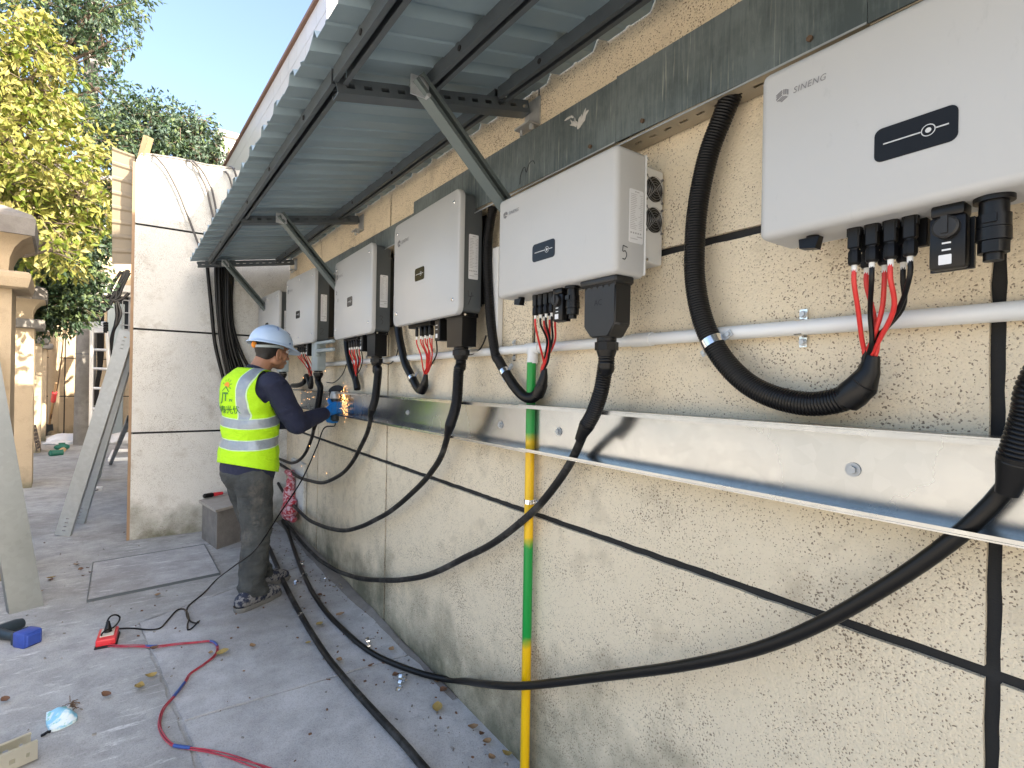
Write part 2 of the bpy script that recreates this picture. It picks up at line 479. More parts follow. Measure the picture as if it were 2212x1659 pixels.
# rough reddish cap of mortar, side face
m = MB()
for i in range(len(ftop)-2):
    a, b = ftop[i], ftop[i+1]
    m.add([(a[0], FY-.012, a[1]), (b[0], FY-.012, b[1]), (b[0], FY+.33, b[1]), (a[0], FY+.33, a[1]),
           (a[0], FY-.012, a[1]+.014), (b[0], FY-.012, b[1]+.014), (b[0], FY+.33, b[1]+.014), (a[0], FY+.33, a[1]+.014)],
          [(0,1,2,3),(4,5,6,7),(0,1,5,4),(2,3,7,6),(0,3,7,4),(1,2,6,5)])
m.build('coping', MATS['rough_concrete'], far, True, smooth=0)
m = MB(); m.box((PFX0-.022, FY-.002, -.02), (PFX0-.001, FY+.34, 3.3)); m.build('edge_trim', plain('trim_brown', (.30,.20,.12), .8, 0, .25, 8), far, True, smooth=0)

# white tiled upper storey behind the canopy
plain('tile_white', (.56,.55,.55), .3, 0, .05, 3)
plain('tile_grout', (.30,.29,.29), .8)
plain('parapet_brown', (.20,.12,.09), .7)
az = math.radians(-2.9); TO = Vector((1.19, 4.63, 0)); TD = Vector((math.sin(az), math.cos(az), 0)); TNm = Vector((-TD.y, TD.x, 0))
tile_top = (PX(690, 0, 1.19)).z
tb = thing('tiled_upper_storey', 'white tiled upper storey with a brown top edge rising behind the metal canopy', 'building', (1.6, 4, 2.9))
def tp(s, z, d): p = TO+TD*s-TNm*d; return (p.x, p.y, z)
def tbox(mb, s0, s1, z0, z1, d0, d1): mb.prism([(s0, z0), (s1, z0), (s1, z1), (s0, z1)], d0, d1, lambda u, z, d: tp(u, z, d))
m = MB(); tbox(m, -.12, 6.5, 2.95, tile_top, .012, 2.2); tbox(m, -1.9, -.12, 2.95, tile_top-.42, .012, 2.2); tbox(m, -3.6, -1.9, 2.95, tile_top, .012, 2.2); tbox(m, -9.5, -3.6, 2.95, tile_top+1.3, .012, 2.2); m.build('storey_body', MATS['tile_grout'], tb, True, smooth=0)  # notch and raised part, out of view, are shaped for the sun's shadow
m = MB(); tbox(m, -.12, 6.52, tile_top, tile_top+.035, -.025, 2.2); tbox(m, -1.9, -.12, tile_top-.42, tile_top-.385, -.025, 2.2); tbox(m, -3.6, -1.9, tile_top, tile_top+.035, -.025, 2.2); tbox(m, -9.5, -3.6, tile_top+1.3, tile_top+1.335, -.025, 2.2); m.build('top_edge', MATS['parapet_brown'], tb, True, smooth=0)
TW, TH = .30, .20
tme = None; rows = int((tile_top-2.98)/TH)
for i in range(int(5.7/TW)):
    for k in range(rows):
        s0 = -.11+i*TW; z0 = tile_top-.004-(k+1)*TH
        if tme is None:
            mb = MB(); mb.box((0, 0, 0), (TW-.006, .011, TH-.006))
            o = mb.build('wall_tile', MATS['tile_white'], tb, False, smooth=0); tme = o.data
        else:
            o = bpy.data.objects.new('wall_tile', tme); COL.objects.link(o); o.parent = tb
        o.matrix_parent_inverse = root_matrix(tb).inverted()
        o.location = tp(s0, z0, .012+rnd.uniform(-.0008, .0008))
        o.rotation_euler = (0, 0, math.atan2(TD.y, TD.x)+rnd.uniform(-.002, .002))

# ------------------------------------------------------------------ canopy
def sheet_o(y): return Vector((.35-.012*(y-1.2), y, 2.300+.040*(y-1.2)))
def sheet_i(y): return Vector((W-.003, y, 2.490+.030*(y-1.05)))
def sheet(y, x, dz=0):
    a, b = sheet_o(y), sheet_i(y); t = (x-a.x)/(b.x-a.x); p = a.lerp(b, t); p.z += dz; return p
can = thing('metal_canopy', 'corrugated steel canopy on strut brackets over the row of inverters', 'canopy', (W, 2, 2.4))
def rib_profile(y0, y1, pitch=.235):
    ys = []; y = math.floor(y0/pitch)*pitch+.0
    pts = [(y0, 0)]
    while y < y1:
        for dy, h in ((.0, 0), (.018, .028), (.05, .028), (.068, 0), (.14, 0), (.146, .005), (.158, .005), (.164, 0)):
            if y0 < y+dy < y1: pts.append((y+dy, h))
        y += pitch
    return pts+[(y1, 0)]
for i, (y0, y1) in enumerate(((-1.6, -.30), (-.34, .62), (.58, 1.55), (1.51, 2.49), (2.45, 3.43), (3.39, 4.37), (4.33, 5.50))):
    pr = rib_profile(y0, y1); mb = MB(); vs = []; fs = []; th = .0012+.002*(i % 2)
    n = len(pr); cols = 5; rj = random.Random(i+20)
    jag = [rj.uniform(-.012, .012) for _ in pr]
    for side in (0, 1):
        for c in range(cols):
            for q, (y, h) in enumerate(pr):
                a, b = sheet_o(y), sheet_i(y); p = a.lerp(b, c/(cols-1)) if c else a+(b-a).normalized()*jag[q]*.3
                vs.append((p.x, p.y, p.z+h+(.002*(i % 2))+(side*.0014)))
    o_ = cols*n
    for c in range(cols-1):
        for q in range(n-1):
            a = c*n+q
            fs.append((a, a+1, a+n+1, a+n)); fs.append((o_+a, o_+a+n, o_+a+n+1, o_+a+1))
    for q in range(n-1): fs.append((q, o_+q, o_+q+1, q+1)); a = (cols-1)*n+q; fs.append((a, a+1, o_+a+1, o_+a))
    mb.add(vs, fs); mb.build('roof_sheet', MATS['roof_sheet'], can, True, smooth=20, fix=False)

def channel(mb, A, B, w, h, up, t=.0025, lip=.010, holes=None):
    """C-shaped strut from A to B; open side towards -up; w wide, h deep"""
    A, B, up = Vector(A), Vector(B), Vector(up)
    d = (B-A).normalized(); up = (up-d*up.dot(d)).normalized(); s = d.cross(up)
    L = (B-A).length
    def bx(s0, s1, u0, u1, l0=0, l1=L):
        vs = [A+d*l+s*a+up*b for l in (l0, l1) for a, b in ((s0, u0), (s1, u0), (s1, u1), (s0, u1))]
        mb.add(vs, [(0,3,2,1),(4,5,6,7),(0,1,5,4),(1,2,6,5),(2,3,7,6),(3,0,4,7)])
    bx(-w/2, -w/2+t, -h, -t); bx(w/2-t, w/2, -h, -t)
    if lip:
        bx(-w/2+t, -w/2+t+lip, -h, -h+t); bx(w/2-t-lip, w/2-t, -h, -h+t)
    if not holes: bx(-w/2, w/2, -t, 0)
    else:
        hw, hl, pitch, start = holes
        e = [0]; l = start
        bx(-w/2, -hw/2, -t, 0); bx(hw/2, w/2, -t, 0)
        last = 0
        while l+hl < L:
            bx(-hw/2, hw/2, -t, 0, last, l); last = l+hl; l += pitch
        bx(-hw/2, hw/2, -t, 0, last, L)
    return mb
ARMS = (1.56, 3.46, 5.34)
# purlins along the wall: outer, middle (near bays only), inner
plain('bolt', (.42,.42,.40), .35, .9)
for x, y0, y1 in ((.452, -1.5, 1.55), (.452, 1.57, 5.45), (.735, -1.5, 1.62), (1.02, -1.5, 1.55), (1.02, 1.57, 5.45)):
    mb = MB(); A = sheet(y0, x, -.001); B = sheet(y1, x, -.001)
    channel(mb, A, B, .042, .045, (0,0,1), .003, .011)
    pu = mb.build('purlin', MATS['strut'], can, True, smooth=0)
    mb = MB(); k = y0+.33
    while k < y1-.1:
        p = sheet(k, x, -.026); mb.cyl(p+Vector((-.0215,0,0)), p+Vector((-.0245,0,0)), .0085, 8); k += .62
    mb.build('slot_hole', MATS['groove'], pu, True)
for i, y in enumerate(ARMS):
    xo = (.455, .455, .36)[i]
    mb = MB(); A = sheet(y, xo-.012, -.048); B = sheet(y, W-.02, -.052)
    channel(mb, A, B, .045, .05, (0,-1,.05), .003, .011, holes=(.012, .026, .055, .03))
    am = mb.build('bracket_arm', MATS['strut'], can, True, smooth=0)
    mb = MB(); p = sheet(y, W-.025, -.085); mb.box((p.x-.03, y-.045, p.z-.05), (p.x+.024, y+.045, p.z-.044)); mb.box((p.x+.018, y-.045, p.z-.044), (p.x+.024, y+.045, p.z+.06))
    mb.cyl((p.x-.006, y-.03, p.z-.05), (p.x-.006, y-.03, p.z-.07), .009, 6); mb.cyl((p.x-.006, y+.03, p.z-.03), (p.x-.006, y+.03, p.z-.07), .008, 6)
    mb.build('wall_plate', MATS['galvanised_dull'], am, True, smooth=30)
    xt, zt, xb, zb, yb = ((.68, None, W-.02, 1.955, 1.60), (.655, None, W-.02, 1.92, 3.585), (.56, None, W-.02, 1.81, 5.40))[i]
    p = sheet(y, xt, -.06); mb = MB()
    channel(mb, (p.x-.02, y-.045, p.z+.02), (xb, yb-.03, zb), .048, .042, (-.12, .97, -.16), .003, .012)
    br = mb.build('brace', MATS['strut_green'], can, True, smooth=0)
    mb = MB(); mb.box((p.x-.035, y-.072, p.z-.032), (p.x+.025, y-.066, p.z+.028)); mb.cyl((p.x, y-.066, p.z), (p.x, y-.085, p.z), .009, 6); mb.cyl((p.x+.018, y-.066, p.z-.028), (p.x+.018, y-.088, p.z-.028), .007, 6)
    mb.build('gusset', MATS['galvanised_dull'], br, True, smooth=30)

# ------------------------------------------------------------------ cable trays
def slotted(mb, y0, y1, x0, x1, z, t, pitch=.055, sl=.024, sw=.009, rows=1, start=.03):
    """flat flange in the XY plane with real slots (lengthwise along y)"""
    xc = (x0+x1)/2
    mb.box((x0, y0, z), (xc-sw/2, y1, z+t)); mb.box((xc+sw/2, y0, z), (x1, y1, z+t))
    last = y0; y = y0+start
    while y+sl < y1: mb.box((xc-sw/2, last, z), (xc+sw/2, y, z+t)); last = y+sl; y += pitch
    mb.box((xc-sw/2, last, z), (xc+sw/2, y1, z+t))
XL = W-.09
ut = thing('upper_cable_tray', 'weathered streaky galvanised cable tray running along the wall above the inverters', 'cable tray', (W-.05, 2, 2.2))
zt = lambda y: 2.092+.022*(y-.35)
for y0, y1, hgt in ((-1.4, .42, .185), (.421, 1.05, .185), (1.051, 2.42, .180), (2.422, 3.35, .125), (3.352, 5.15, .13)):
    mb = MB(); vs = []; z0, z1 = zt(y0), zt(y1); t = .0025
    dz = 0 if hgt > .15 else .02
    def slab(x0, x1, b0, b1):
        mb.add([(x0,y0,z0+b0),(x1,y0,z0+b0),(x1,y1,z1+b0),(x0,y1,z1+b0),(x0,y0,z0+b1),(x1,y0,z0+b1),(x1,y1,z1+b1),(x0,y1,z1+b1)],
               [(0,3,2,1),(4,5,6,7),(0,1,5,4),(1,2,6,5),(2,3,7,6),(3,0,4,7)])
    slab(XL, XL+t, dz, hgt); slab(XL+t, W-.006, hgt-t, hgt)
    seg = mb.build('tray_cover', MATS['tray_weathered'], ut, True, smooth=0)
    mb = MB(); n = max(1, int((y1-y0)/.32)); st = (y1-y0)/n
    for k in range(n):
        a = y0+k*st; slotted(mb, a+.001, a+st-.003, XL+.003, W-.008, zt(a+st/2)+dz, .002, .05, .022, .010, 1, .02)
    mb.build('slotted_bottom', MATS['flange_dirty'], seg, True, smooth=0)
    mb = MB(); mb.box((XL-.0025, y0, min(z0, z1)+dz-.0015), (XL-.0005, y1, min(z0, z1)+dz+.0025)); mb.build('folded_edge', MATS['galvanised_dull'], seg, True, smooth=0)
    for k in range(2):
        y = y0+.1+(y1-y0-.2)*k; mb = MB(); mb.cyl((XL-.001, y, zt(y)+dz+.022), (XL-.007, y, zt(y)+dz+.022), .006, 6); mb.build('screw', MATS['rust_brown'], seg, True)
# dab of dried mortar on the cover
mb = MB(); r = random.Random(3)
for k in range(26):
    a = r.uniform(.2, 2.6); y = 1.205+.045*math.cos(a)*r.uniform(.7, 1.2); z = 2.268-.045*math.sin(a)*r.uniform(.75, 1.15); M = Matrix.Translation((XL-.001, y, z)) @ Matrix.Rotation(a+r.uniform(-.5, .5), 4, 'X'); mb.sphere((0,0,0), (.003, r.uniform(.006, .020), r.uniform(.002, .006)), 7, 4, M)
mb.build('mortar_splash', plain('mortar', (.42,.42,.40), .9), ut, True)

lt = thing('lower_cable_tray', 'shiny open galvanised cable tray bolted to the wall below the inverters', 'cable tray', (W-.04, 2, 1.25))
for y0, y1, dz, dx in ((-1.4, 1.50, .004, -.004), (1.46, 5.0, 0, 0)):
    mb = MB(); t = .003; x0, x1 = W-.085+dx, W-.012+dx; zb, ztp = 1.184+dz, 1.345+dz
    mb.rbox((x1-t, y0, zb), (x1, y1, ztp), .0008, 1); mb.box((x0, y0, ztp-t+.0006), (x1-t-.0004, y1, ztp+.0006)); mb.box((x0, y0, zb-.0006), (x1-t-.0004, y1, zb+t-.0006))
    mb.box((x0, y0, ztp-.012), (x0+t, y1, ztp-t)); mb.box((x0, y0, zb+t), (x0+t, y1, zb+.010))
    seg = mb.build('tray_length', MATS['galvanised'], lt, True, smooth=0)
    for y in ((.46, 1.36) if y0 < 0 else (1.72, 2.62, 3.9)):
        mb = MB(); mb.cyl((x1-t, y, zb+.075), (x1-t-.003, y, zb+.075), .014, 16); mb.cyl((x1-t-.003, y, zb+.075), (x1-t-.010, y, zb+.075), .008, 6); mb.build('bolt', MATS['galvanised_dull'], seg, True)
# ------------------------------------------------------------------ inverters
plain('guard_grey', (.22,.22,.22), .4, .7)
def logo(parent, x, z, s, y=-.0008, text=True):
    """grey emblem (a cube of slanted bars) and the word SINENG"""
    mb = MB(); u = s*.5
    def rh(o, e1, e2, k):
        for i in range(3):
            a = (i+.08)/3; b = (i+.62)/3
            lo_, hi_ = ((0.0, .95), (.05, 1.0), (0.0, .95))[i]
            q = [Vector(o)+Vector(e1)*lo_+Vector(e2)*a, Vector(o)+Vector(e1)*hi_+Vector(e2)*a, Vector(o)+Vector(e1)*hi_+Vector(e2)*b, Vector(o)+Vector(e1)*lo_+Vector(e2)*b]
            mb.prism([(p.x, p.y) for p in q], 0, .0006, lambda uu, vv, d: (x+uu*1.15, y-d, z+vv))
    c30, s30 = math.cos(math.pi/6), .5
    A = (c30*u, s30*u); B = (-c30*u, s30*u); D = (0, -u)
    e = .07
    rh((-c30*u, -.42*u), (A[0]*.96, A[1]*.96), (0, u*.95), 0)
    rh((.10*u, .10*u), (0, u*.85), (c30*u*.9, -s30*u*.8), 1)
    rh((-.78*u, -.60*u), (A[0]*1.0, A[1]*1.0), (c30*u*.9, -s30*u*.9), 2)
    if text:
        v, f = text_geo('SINENG', s*.78, .18, 1.12)
        mb.add([(x+u*1.0+s*1.50+p[0]*.80, y-.0004, z-.02*s+p[1]*.86) for p in v], f)
    mb.build('logo', MATS['ink_grey'], parent, smooth=0, fix=False)

def display(parent, x, z, w, h, ringx=.16):
    mb = MB(); mb.prism(rrect(w, h, h*.2, 5), -.0012, .004, lambda u, v, d: (x+u, d, z+v))
    sc = mb.build('display', MATS['screen'], parent, smooth=0)
    mb = MB(); y = -.0022
    def bar(x0, x1, z0, z1): mb.box((x+x0, y, z+z0), (x+x1, y+.0008, z+z1))
    rx = w*ringx; rr = h*.17
    bar(-w*.38, rx-rr*1.05, -h*.012, h*.022); bar(rx+rr*1.05, w*.40, -h*.012, h*.022)
    for r0, r1 in ((rr*.86, rr), (0, rr*.42)):
        n = 20; vs = []; fs = []
        for k in range(n):
            a = 2*math.pi*k/n
            vs += [(x+rx+r0*math.cos(a), y, z+r0*math.sin(a)), (x+rx+r1*math.cos(a), y, z+r1*math.sin(a))]
        for k in range(n): a = 2*k; b = 2*((k+1) % n); fs.append((a, b, b+1, a+1))
        mb.add(vs, fs)
    mb.build('indicator', MATS['screen_line'], sc, smooth=0)

def spec_label(parent, px, y0, z0, w, h):
    """printed rating plate on the right side face (x = px), facing +x"""
    mb = MB(); mb.prism(rrect(w, h, .004, 3), 0, .001, lambda u, v, d: (px+d, y0+u, z0+v))
    lb_ = mb.build('rating_label', MATS['paper_white'], parent, smooth=0)
    mb = MB(); r = random.Random(int(px*1000)+int(h*1000)); X_ = px+.0014
    def bar(u0, u1, v0, v1): mb.add([(X_, y0+u0, z0+v0), (X_, y0+u1, z0+v0), (X_, y0+u1, z0+v1), (X_, y0+u0, z0+v1)], [(0,1,2,3)])
    bar(-w*.12, -w*.04, h*.445, h*.47); bar(0, w*.18, h*.45, h*.465)
    z = h*.41
    while z > -h*.26:
        bar(-w*.44, -w*.44+w*r.uniform(.28, .52), z-h*.008, z); bar(w*.43-w*r.uniform(.1, .3), w*.43, z-h*.008, z); z -= h*.034
    for k in range(5): bar(-w*.42+k*w*.17, -w*.32+k*w*.17, -h*.33, -h*.30)
    bar(w*.05, w*.44, -h*.385, -h*.37); bar(-w*.42, w*.1, -h*.43, -h*.42)
    mb.build('print', MATS['label_print'], lb_, smooth=0, fix=False)

DIG = {'1': [[(0,-.5),(0,.5)]],
 '2': [[(-.3,.3),(-.1,.5),(.2,.42),(.25,.15),(-.3,-.42),(.4,-.38)]],
 '3': [[(-.3,.4),(0,.5),(.22,.3),(-.05,.08),(.25,-.1),(.2,-.4),(-.1,-.55)]],
 '4': [[(-.28,.5),(-.22,.0),(.42,.08)],[(.18,.38),(.02,-.2),(-.28,-.75)]],
 '5': [[(-.2,.5),(-.22,.05),(.1,.12),(.3,-.15),(.1,-.5),(-.25,-.5)],[(-.2,.5),(.4,.42)]],
 'm': [[(-.5,-.7),(-.45,-.1),(-.2,.35),(-.05,-.1),(.15,.4),(.4,.45),(.5,.2)]]}
def scrawl(parent, d, size, fn, thick=.0013):
    mb = MB()
    for st in DIG[d]: mb.tube(spline([fn(u*size, v*size) for u, v in st], .003), thick, 5)
    mb.build('marker_number', MATS['ink'], parent, smooth=60)

def mc4(mb, x, y, z, s=1.0):
    """plug body hanging from z down; returns the z of its lower end"""
    mb.rbox((x-.009*s, y-.008*s, z-.040*s), (x+.009*s, y+.008*s, z), .002*s, 1)
    mb.box((x-.0105*s, y-.006*s, z-.018*s), (x-.0085*s, y+.006*s, z-.004*s)); mb.box((x+.0085*s, y-.006*s, z-.018*s), (x+.0105*s, y+.006*s, z-.004*s))
    mb.cyl((x, y, z-.0425*s), (x, y, z-.040*s), .0075*s, 10)
    mb.tube([(x, y, z-.0425*s), (x, y, z-.047*s), (x, y, z-.064*s), (x, y, z-.068*s)], [.0085*s, .0105*s, .0105*s, .008*s], 8)
    return z-.068*s

def gland(parent, x, y, z, r, up=1, name='gland'):
    mb = MB(); mb.cyl((x, y, z), (x, y, z-.010), r*1.02, 18); mb.cyl((x, y, z-.012), (x, y, z-.034), r*1.22, 8)
    mb.tube([(x, y, z-.034), (x, y, z-.040), (x, y, z-.052)], [r*1.05, r*1.0, r*.86], 16)
    mb.build(name, MATS['black_plastic'], parent, smooth=30)
    return z-.052

def inv_root(label, xf, yc, zb, rz=0):
    return thing('solar_inverter', label, 'inverter', (xf, yc, zb), -math.pi/2+rz, 'solar inverters in a row along the wall')
def L2W(root, p): return root_matrix(root) @ Vector(p)

FLAT = {}
def flat_inverter(label, xf, yc, zb, w, h, digit, rz=0, screws=4, disp='wide', grey_box=False, depth=.085, face_marks=None):
    t = inv_root(label, xf, yc, zb, rz)
    mb = MB(); ol = rrect(w, h, .034, 7, 0, h/2); ol2 = rrect(w-.008, h-.008, .031, 7, 0, h/2)
    n = len(ol)
    vs = [(u, .004, v) for u, v in ol]+[(u, .024, v) for u, v in ol]+[(u, 0, v) for u, v in ol2]
    fs = [tuple(reversed(range(n, 2*n)))]+[tuple(range(2*n, 3*n))]
    for i in range(n):
        j = (i+1) % n; fs += [(i, j, n+j, n+i), (2*n+i, 2*n+j, j, i)]
    mb.add(vs, fs); cov = mb.build('front_cover', MATS['white_coat'], t, smooth=50)
    # body behind
    mb = MB(); mb.rbox((-w/2+.012, .0245, .010), (w/2-.010, .024+depth, h-.008), .022, 3, edges=lambda d, c: abs(d.y) > .9)
    mb.build('body', MATS['dark_coat'] if not grey_box else MATS['dark_coat'], t, smooth=40)
    mb = MB(); y0, y1 = .0245+depth, min(W-xf-.012, .024+depth+.055)
    k = -w/2+.06
    while k < w/2-.06: mb.box((k, y0, .05), (k+.003, y1, h-.06)); k += .014
    mb.box((-w/2+.05, y1, .06), (w/2-.05, y1+.004, h-.06))
    mb.build('heat_sink', MATS['black_grey'], t, smooth=0)
    pos = [(-w/2+.045, .06), (w/2-.045, .06), (-w/2+.045, h-.05), (w/2-.045, h-.05)]
    if screws == 6: pos += [(0, .05), (0, h-.04)]
    for sx, sz in pos:
        mb = MB(); mb.tube([(sx, .001, sz), (sx, -.003, sz), (sx, -.006, sz)], [.008, .008, .005], 10); mb.build('cover_screw', MATS['chrome'], cov, smooth=30)
    logo(cov, -w/2+.062, h-.098, .036)
    dw, dh = (.098, .058)
    display(cov, -.03, h*.43, dw, dh)
    spec_label(t, w/2-.0098, .024+depth*.56, h*.47, depth*.52, h*.36)
    if digit: scrawl(t, digit, .045, lambda u, v: (w/2-.0092, .024+depth*.42+u*.8, h*.15+v))
    # underside: plug field, switch, cable box
    zz = .010
    mb = MB(); mb.rbox((-w/2+.08, .045, zz-.022), (-.01, .088, zz), .004, 1); mb.build('plug_field', MATS['black_plastic'], t, smooth=30)
    x0 = -w/2+.17; ends = []
    for k in range(8):
        mb = MB(); x = x0+k*.0235; y = .052+(k % 2)*.022
        mb.tube([(x, y, zz-.014), (x, y, zz-.030), (x, y, zz-.034), (x, y, zz-.060), (x, y, zz-.066)], [.004, .007, .0085, .0085, .006], 8)
        mb.build('plug', MATS['black_plastic'], t, smooth=30)
        mb = MB(); mb.cyl((x, y, zz-.066), (x, y, zz-.080), .0048, 8); mb.build('cable_marker', MATS['white_plastic'], t, smooth=30)
        ends.append((x, y, zz-.078))
    mb = MB(); mb.rbox((.058, .035, zz-.100), (.104, .085, zz), .004, 1); sw_ = mb.build('switch_box', MATS['black_satin'], t, smooth=30)
    mb = MB(); mb.box((.070, .0342, zz-.088), (.088, .0348, zz-.070)); mb.box((.070, .0342, zz-.052), (.088, .0348, zz-.049)); mb.box((.070, .0342, zz-.034), (.088, .0348, zz-.031)); mb.build('switch_print', MATS['paper_white'], sw_, smooth=0)
    bx0, bx1 = w/2-.155, w/2-.022
    if grey_box:
        mb = MB(); mb.rbox((bx0, .035, zz-.215), (bx1, .098, zz), .006, 2); mb.build('cable_box', MATS['grey_blue_coat'], t, smooth=30); gz = zz-.215
    else:
        mb = MB(); o = [(bx0, zz), (bx1, zz), (bx1-.003, zz-.135), (bx0+.006, zz-.135)]
        mb.prism(o, .032, .100, lambda u, v, d: (u, d, v)); cb = mb.build('cable_box', MATS['black_satin'], t, smooth=30); gz = zz-.135
        mb = MB(); mb.box((bx0-.004, .028, zz-.016), (bx1+.004, .104, zz-.001)); mb.build('cable_box_flange', MATS['black_plastic'], cb, smooth=0)
        for yy in (.040, .092):
            mb = MB(); mb.cyl((bx1+.004, yy, zz-.008), (bx1+.008, yy, zz-.008), .005, 8); mb.build('box_screw', MATS['chrome'], cb, smooth=30)
    ge = gland(t, (bx0+bx1)/2, .066, gz, .030)
    if face_marks:
        for (u, v, d) in face_marks: scrawl(cov, d, .022, lambda a, b, u=u, v=v: (u+a, -.0008, v+b), .0009)
    return t, [L2W(t, e) for e in ends], L2W(t, ((bx0+bx1)/2, .066, ge))

inv4, e4, g4 = flat_inverter('white flat inverter with rounded corners and handwritten 4, next to the box inverter marked 5', 1.0, 2.145, 1.695, .665, .50, '4')
inv3, e3, g3 = flat_inverter('white flat inverter marked 3 by hand, second flat one from the camera', 1.0, 3.135, 1.69, .70, .498, '3', face_marks=[(-.30, .30, '2'), (-.27, .25, '1')])
inv2, e2, g2 = flat_inverter('white flat inverter marked 2 with six cover screws and a grey cable box', .955, 4.255, 1.70, .70, .54, '2', math.radians(4), 6, grey_box=True)
inv1, e1, g1 = flat_inverter('farthest white inverter, partly hidden behind the worker\'s white helmet', .895, 5.19, 1.70, .70, .50, None, math.radians(4), 6, grey_box=True)
# steel handle-shaped bracket beside inverter 2
mb = MB(); w2 = .70
mb.rbox((w2/2-.02, .02, -.075), (w2/2+.30, .05, -.050), .008, 2); mb.rbox((w2/2-.02, .02, -.018), (w2/2+.30, .05, .004), .008, 2); mb.rbox((w2/2-.05, .02, -.10), (w2/2+.0, .05, .004), .008, 2)
mb.build('side_bracket', MATS['grey_blue_coat'], inv2, smooth=30)

def box_inverter(label, xf, yc, zb, w, h, depth=.105, digit=None, ac=True):
    t = inv_root(label, xf, yc, zb)
    mb = MB(); mb.rbox((-w/2, 0, 0), (w/2, depth, h), .016, 4, edges=lambda d, c: c.y < .01 or abs(d.y) > .9)
    hs = mb.build('housing', MATS['white_coat'], t, smooth=45)
    mb = MB(); mb.rbox((-w/2-.001, depth+.0005, .006), (w/2+.004, depth+.006, h-.004), .003, 1); mb.build('rear_flange', MATS['silver_coat'], t, smooth=30)
    by0, by1 = depth+.0065, W-xf-.008
    mb = MB(); mb.rbox((-w/2+.03, by0, .045), (w/2-.006, by1, h-.03), .003, 1); bk = mb.build('fan_unit', MATS['silver_coat'], t, smooth=30)
    xx = w/2-.006
    for sz in (.03, .30):
        mb = MB(); mb.cyl((xx+.0055, depth+.012, h*.06+sz), (xx+.009, depth+.012, h*.06+sz), .004, 8); mb.build('screw', MATS['chrome'], t, smooth=30)
    fr = (by1-by0)*.45; fy = (by0+by1)/2
    for fz in (h*.49, h*.74):
        mb = MB(); n = 20
        mb.cyl((xx-.002, fy, fz), (xx+.0012, fy, fz), fr*1.0, 24); fan = mb.build('fan', MATS['black_plastic'], bk, smooth=30)
        mb = MB()
        for k in range(7):
            a = 2*math.pi*k/7
            q = [(math.cos(a+da)*rr, math.sin(a+da)*rr) for da, rr in ((0, fr*.3), (.55, fr*.88), (.15, fr*.9), (-.25, fr*.32))]
            mb.add([(xx+.0018, fy+u, fz+v) for u, v in q], [(0,1,2,3)])
        mb.cyl((xx+.001, fy, fz), (xx+.003, fy, fz), fr*.3, 14); mb.build('fan_blades', MATS['black_grey'], fan, smooth=30, fix=False)
        mb = MB()
        for rr in (.22, .42, .62, .82, 1.0):
            ring = [(xx+.008-.003*rr, fy+math.cos(2*math.pi*k/24)*fr*rr, fz+math.sin(2*math.pi*k/24)*fr*rr) for k in range(25)]
            mb.tube(ring, .0006, 4, False)
        for k in range(4):
            a = math.pi/4+math.pi/2*k
            mb.tube([(xx+.008, fy, fz), (xx+.005, fy+math.cos(a)*fr, fz+math.sin(a)*fr), (xx+.002, fy+math.cos(a)*fr*1.32, fz+math.sin(a)*fr*1.32)], .001, 5)
            mb.cyl((xx, fy+math.cos(a)*fr*1.32, fz+math.sin(a)*fr*1.32), (xx+.004, fy+math.cos(a)*fr*1.32, fz+math.sin(a)*fr*1.32), .0035, 8)
        mb.build('fan_guard', MATS['guard_grey'], bk, smooth=60)
    logo(hs, -w/2+.045, h-.058, .024)
    display(hs, -w*.04, h*.345, .108, .054, .17)
    if digit:
        spec_label(t, w/2+.0002, depth*.70, h*.47, depth*.50, h*.42)
        scrawl(t, digit, .034, lambda u, v: (w/2+.0006, depth*.30+u*.8, h*.17+v))
    # underside fittings
    kx = -w/2+.082
    mb = MB(); mb.cyl((kx, .045, 0), (kx, .045, -.007), .011, 14); mb.add([(kx-.017,.027,-.006),(kx+.020,.027,-.006),(kx+.020,.043,-.006),(kx-.017,.043,-.006),(kx-.014,.024,-.024),(kx+.014,.024,-.028),(kx+.014,.045,-.028),(kx-.014,.045,-.024)], [(0,3,2,1),(4,5,6,7),(0,1,5,4),(1,2,6,5),(2,3,7,6),(3,0,4,7)])
    mb.build('antenna_plug', MATS['black_plastic'], t, smooth=30)
    ends = []
    for k in range(4):
        for row in (0, 1):
            x = -w/2+.150+k*.0275+row*.008; y = .052+row*.030
            if k == 3 and row: 
                mb = MB(); mb.rbox((x-.008, y-.008, -.046), (x+.008, y+.008, 0), .002, 1); mb.build('blank_plug', MATS['black_plastic'], t, smooth=30); continue
            mb = MB(); e = mc4(mb, x, y, .004-row*.002, 1.02); mb.build('plug', MATS['black_plastic'], t, smooth=30)
            mb = MB(); mb.cyl((x, y, e+.002), (x, y, e-.013), .0046, 10); mb.build('cable_marker', MATS['white_plastic'], t, smooth=30)
            ends.append((x, y, e-.011))
    sx = -w/2+.287
    mb = MB(); mb.rbox((sx-.021, .026, -.018), (sx+.021, .062, .001), .004, 2); mb.rbox((sx-.023, .028, -.098), (sx+.023, .050, -.017), .005, 2); mb.box((sx-.027, .051, -.098), (sx+.027, .058, -.020))
    sw_ = mb.build('switch_panel', MATS['black_satin'], t, smooth=30)
    mb = MB(); mb.tube([(sx, .028, -.036), (sx, .018, -.036), (sx, .016, -.036)], [.017, .017, .014], 22); mb.box((sx-.004, .013, -.046), (sx+.004, .017, -.020)); mb.build('switch_knob', MATS['black_grey'], sw_, smooth=30)
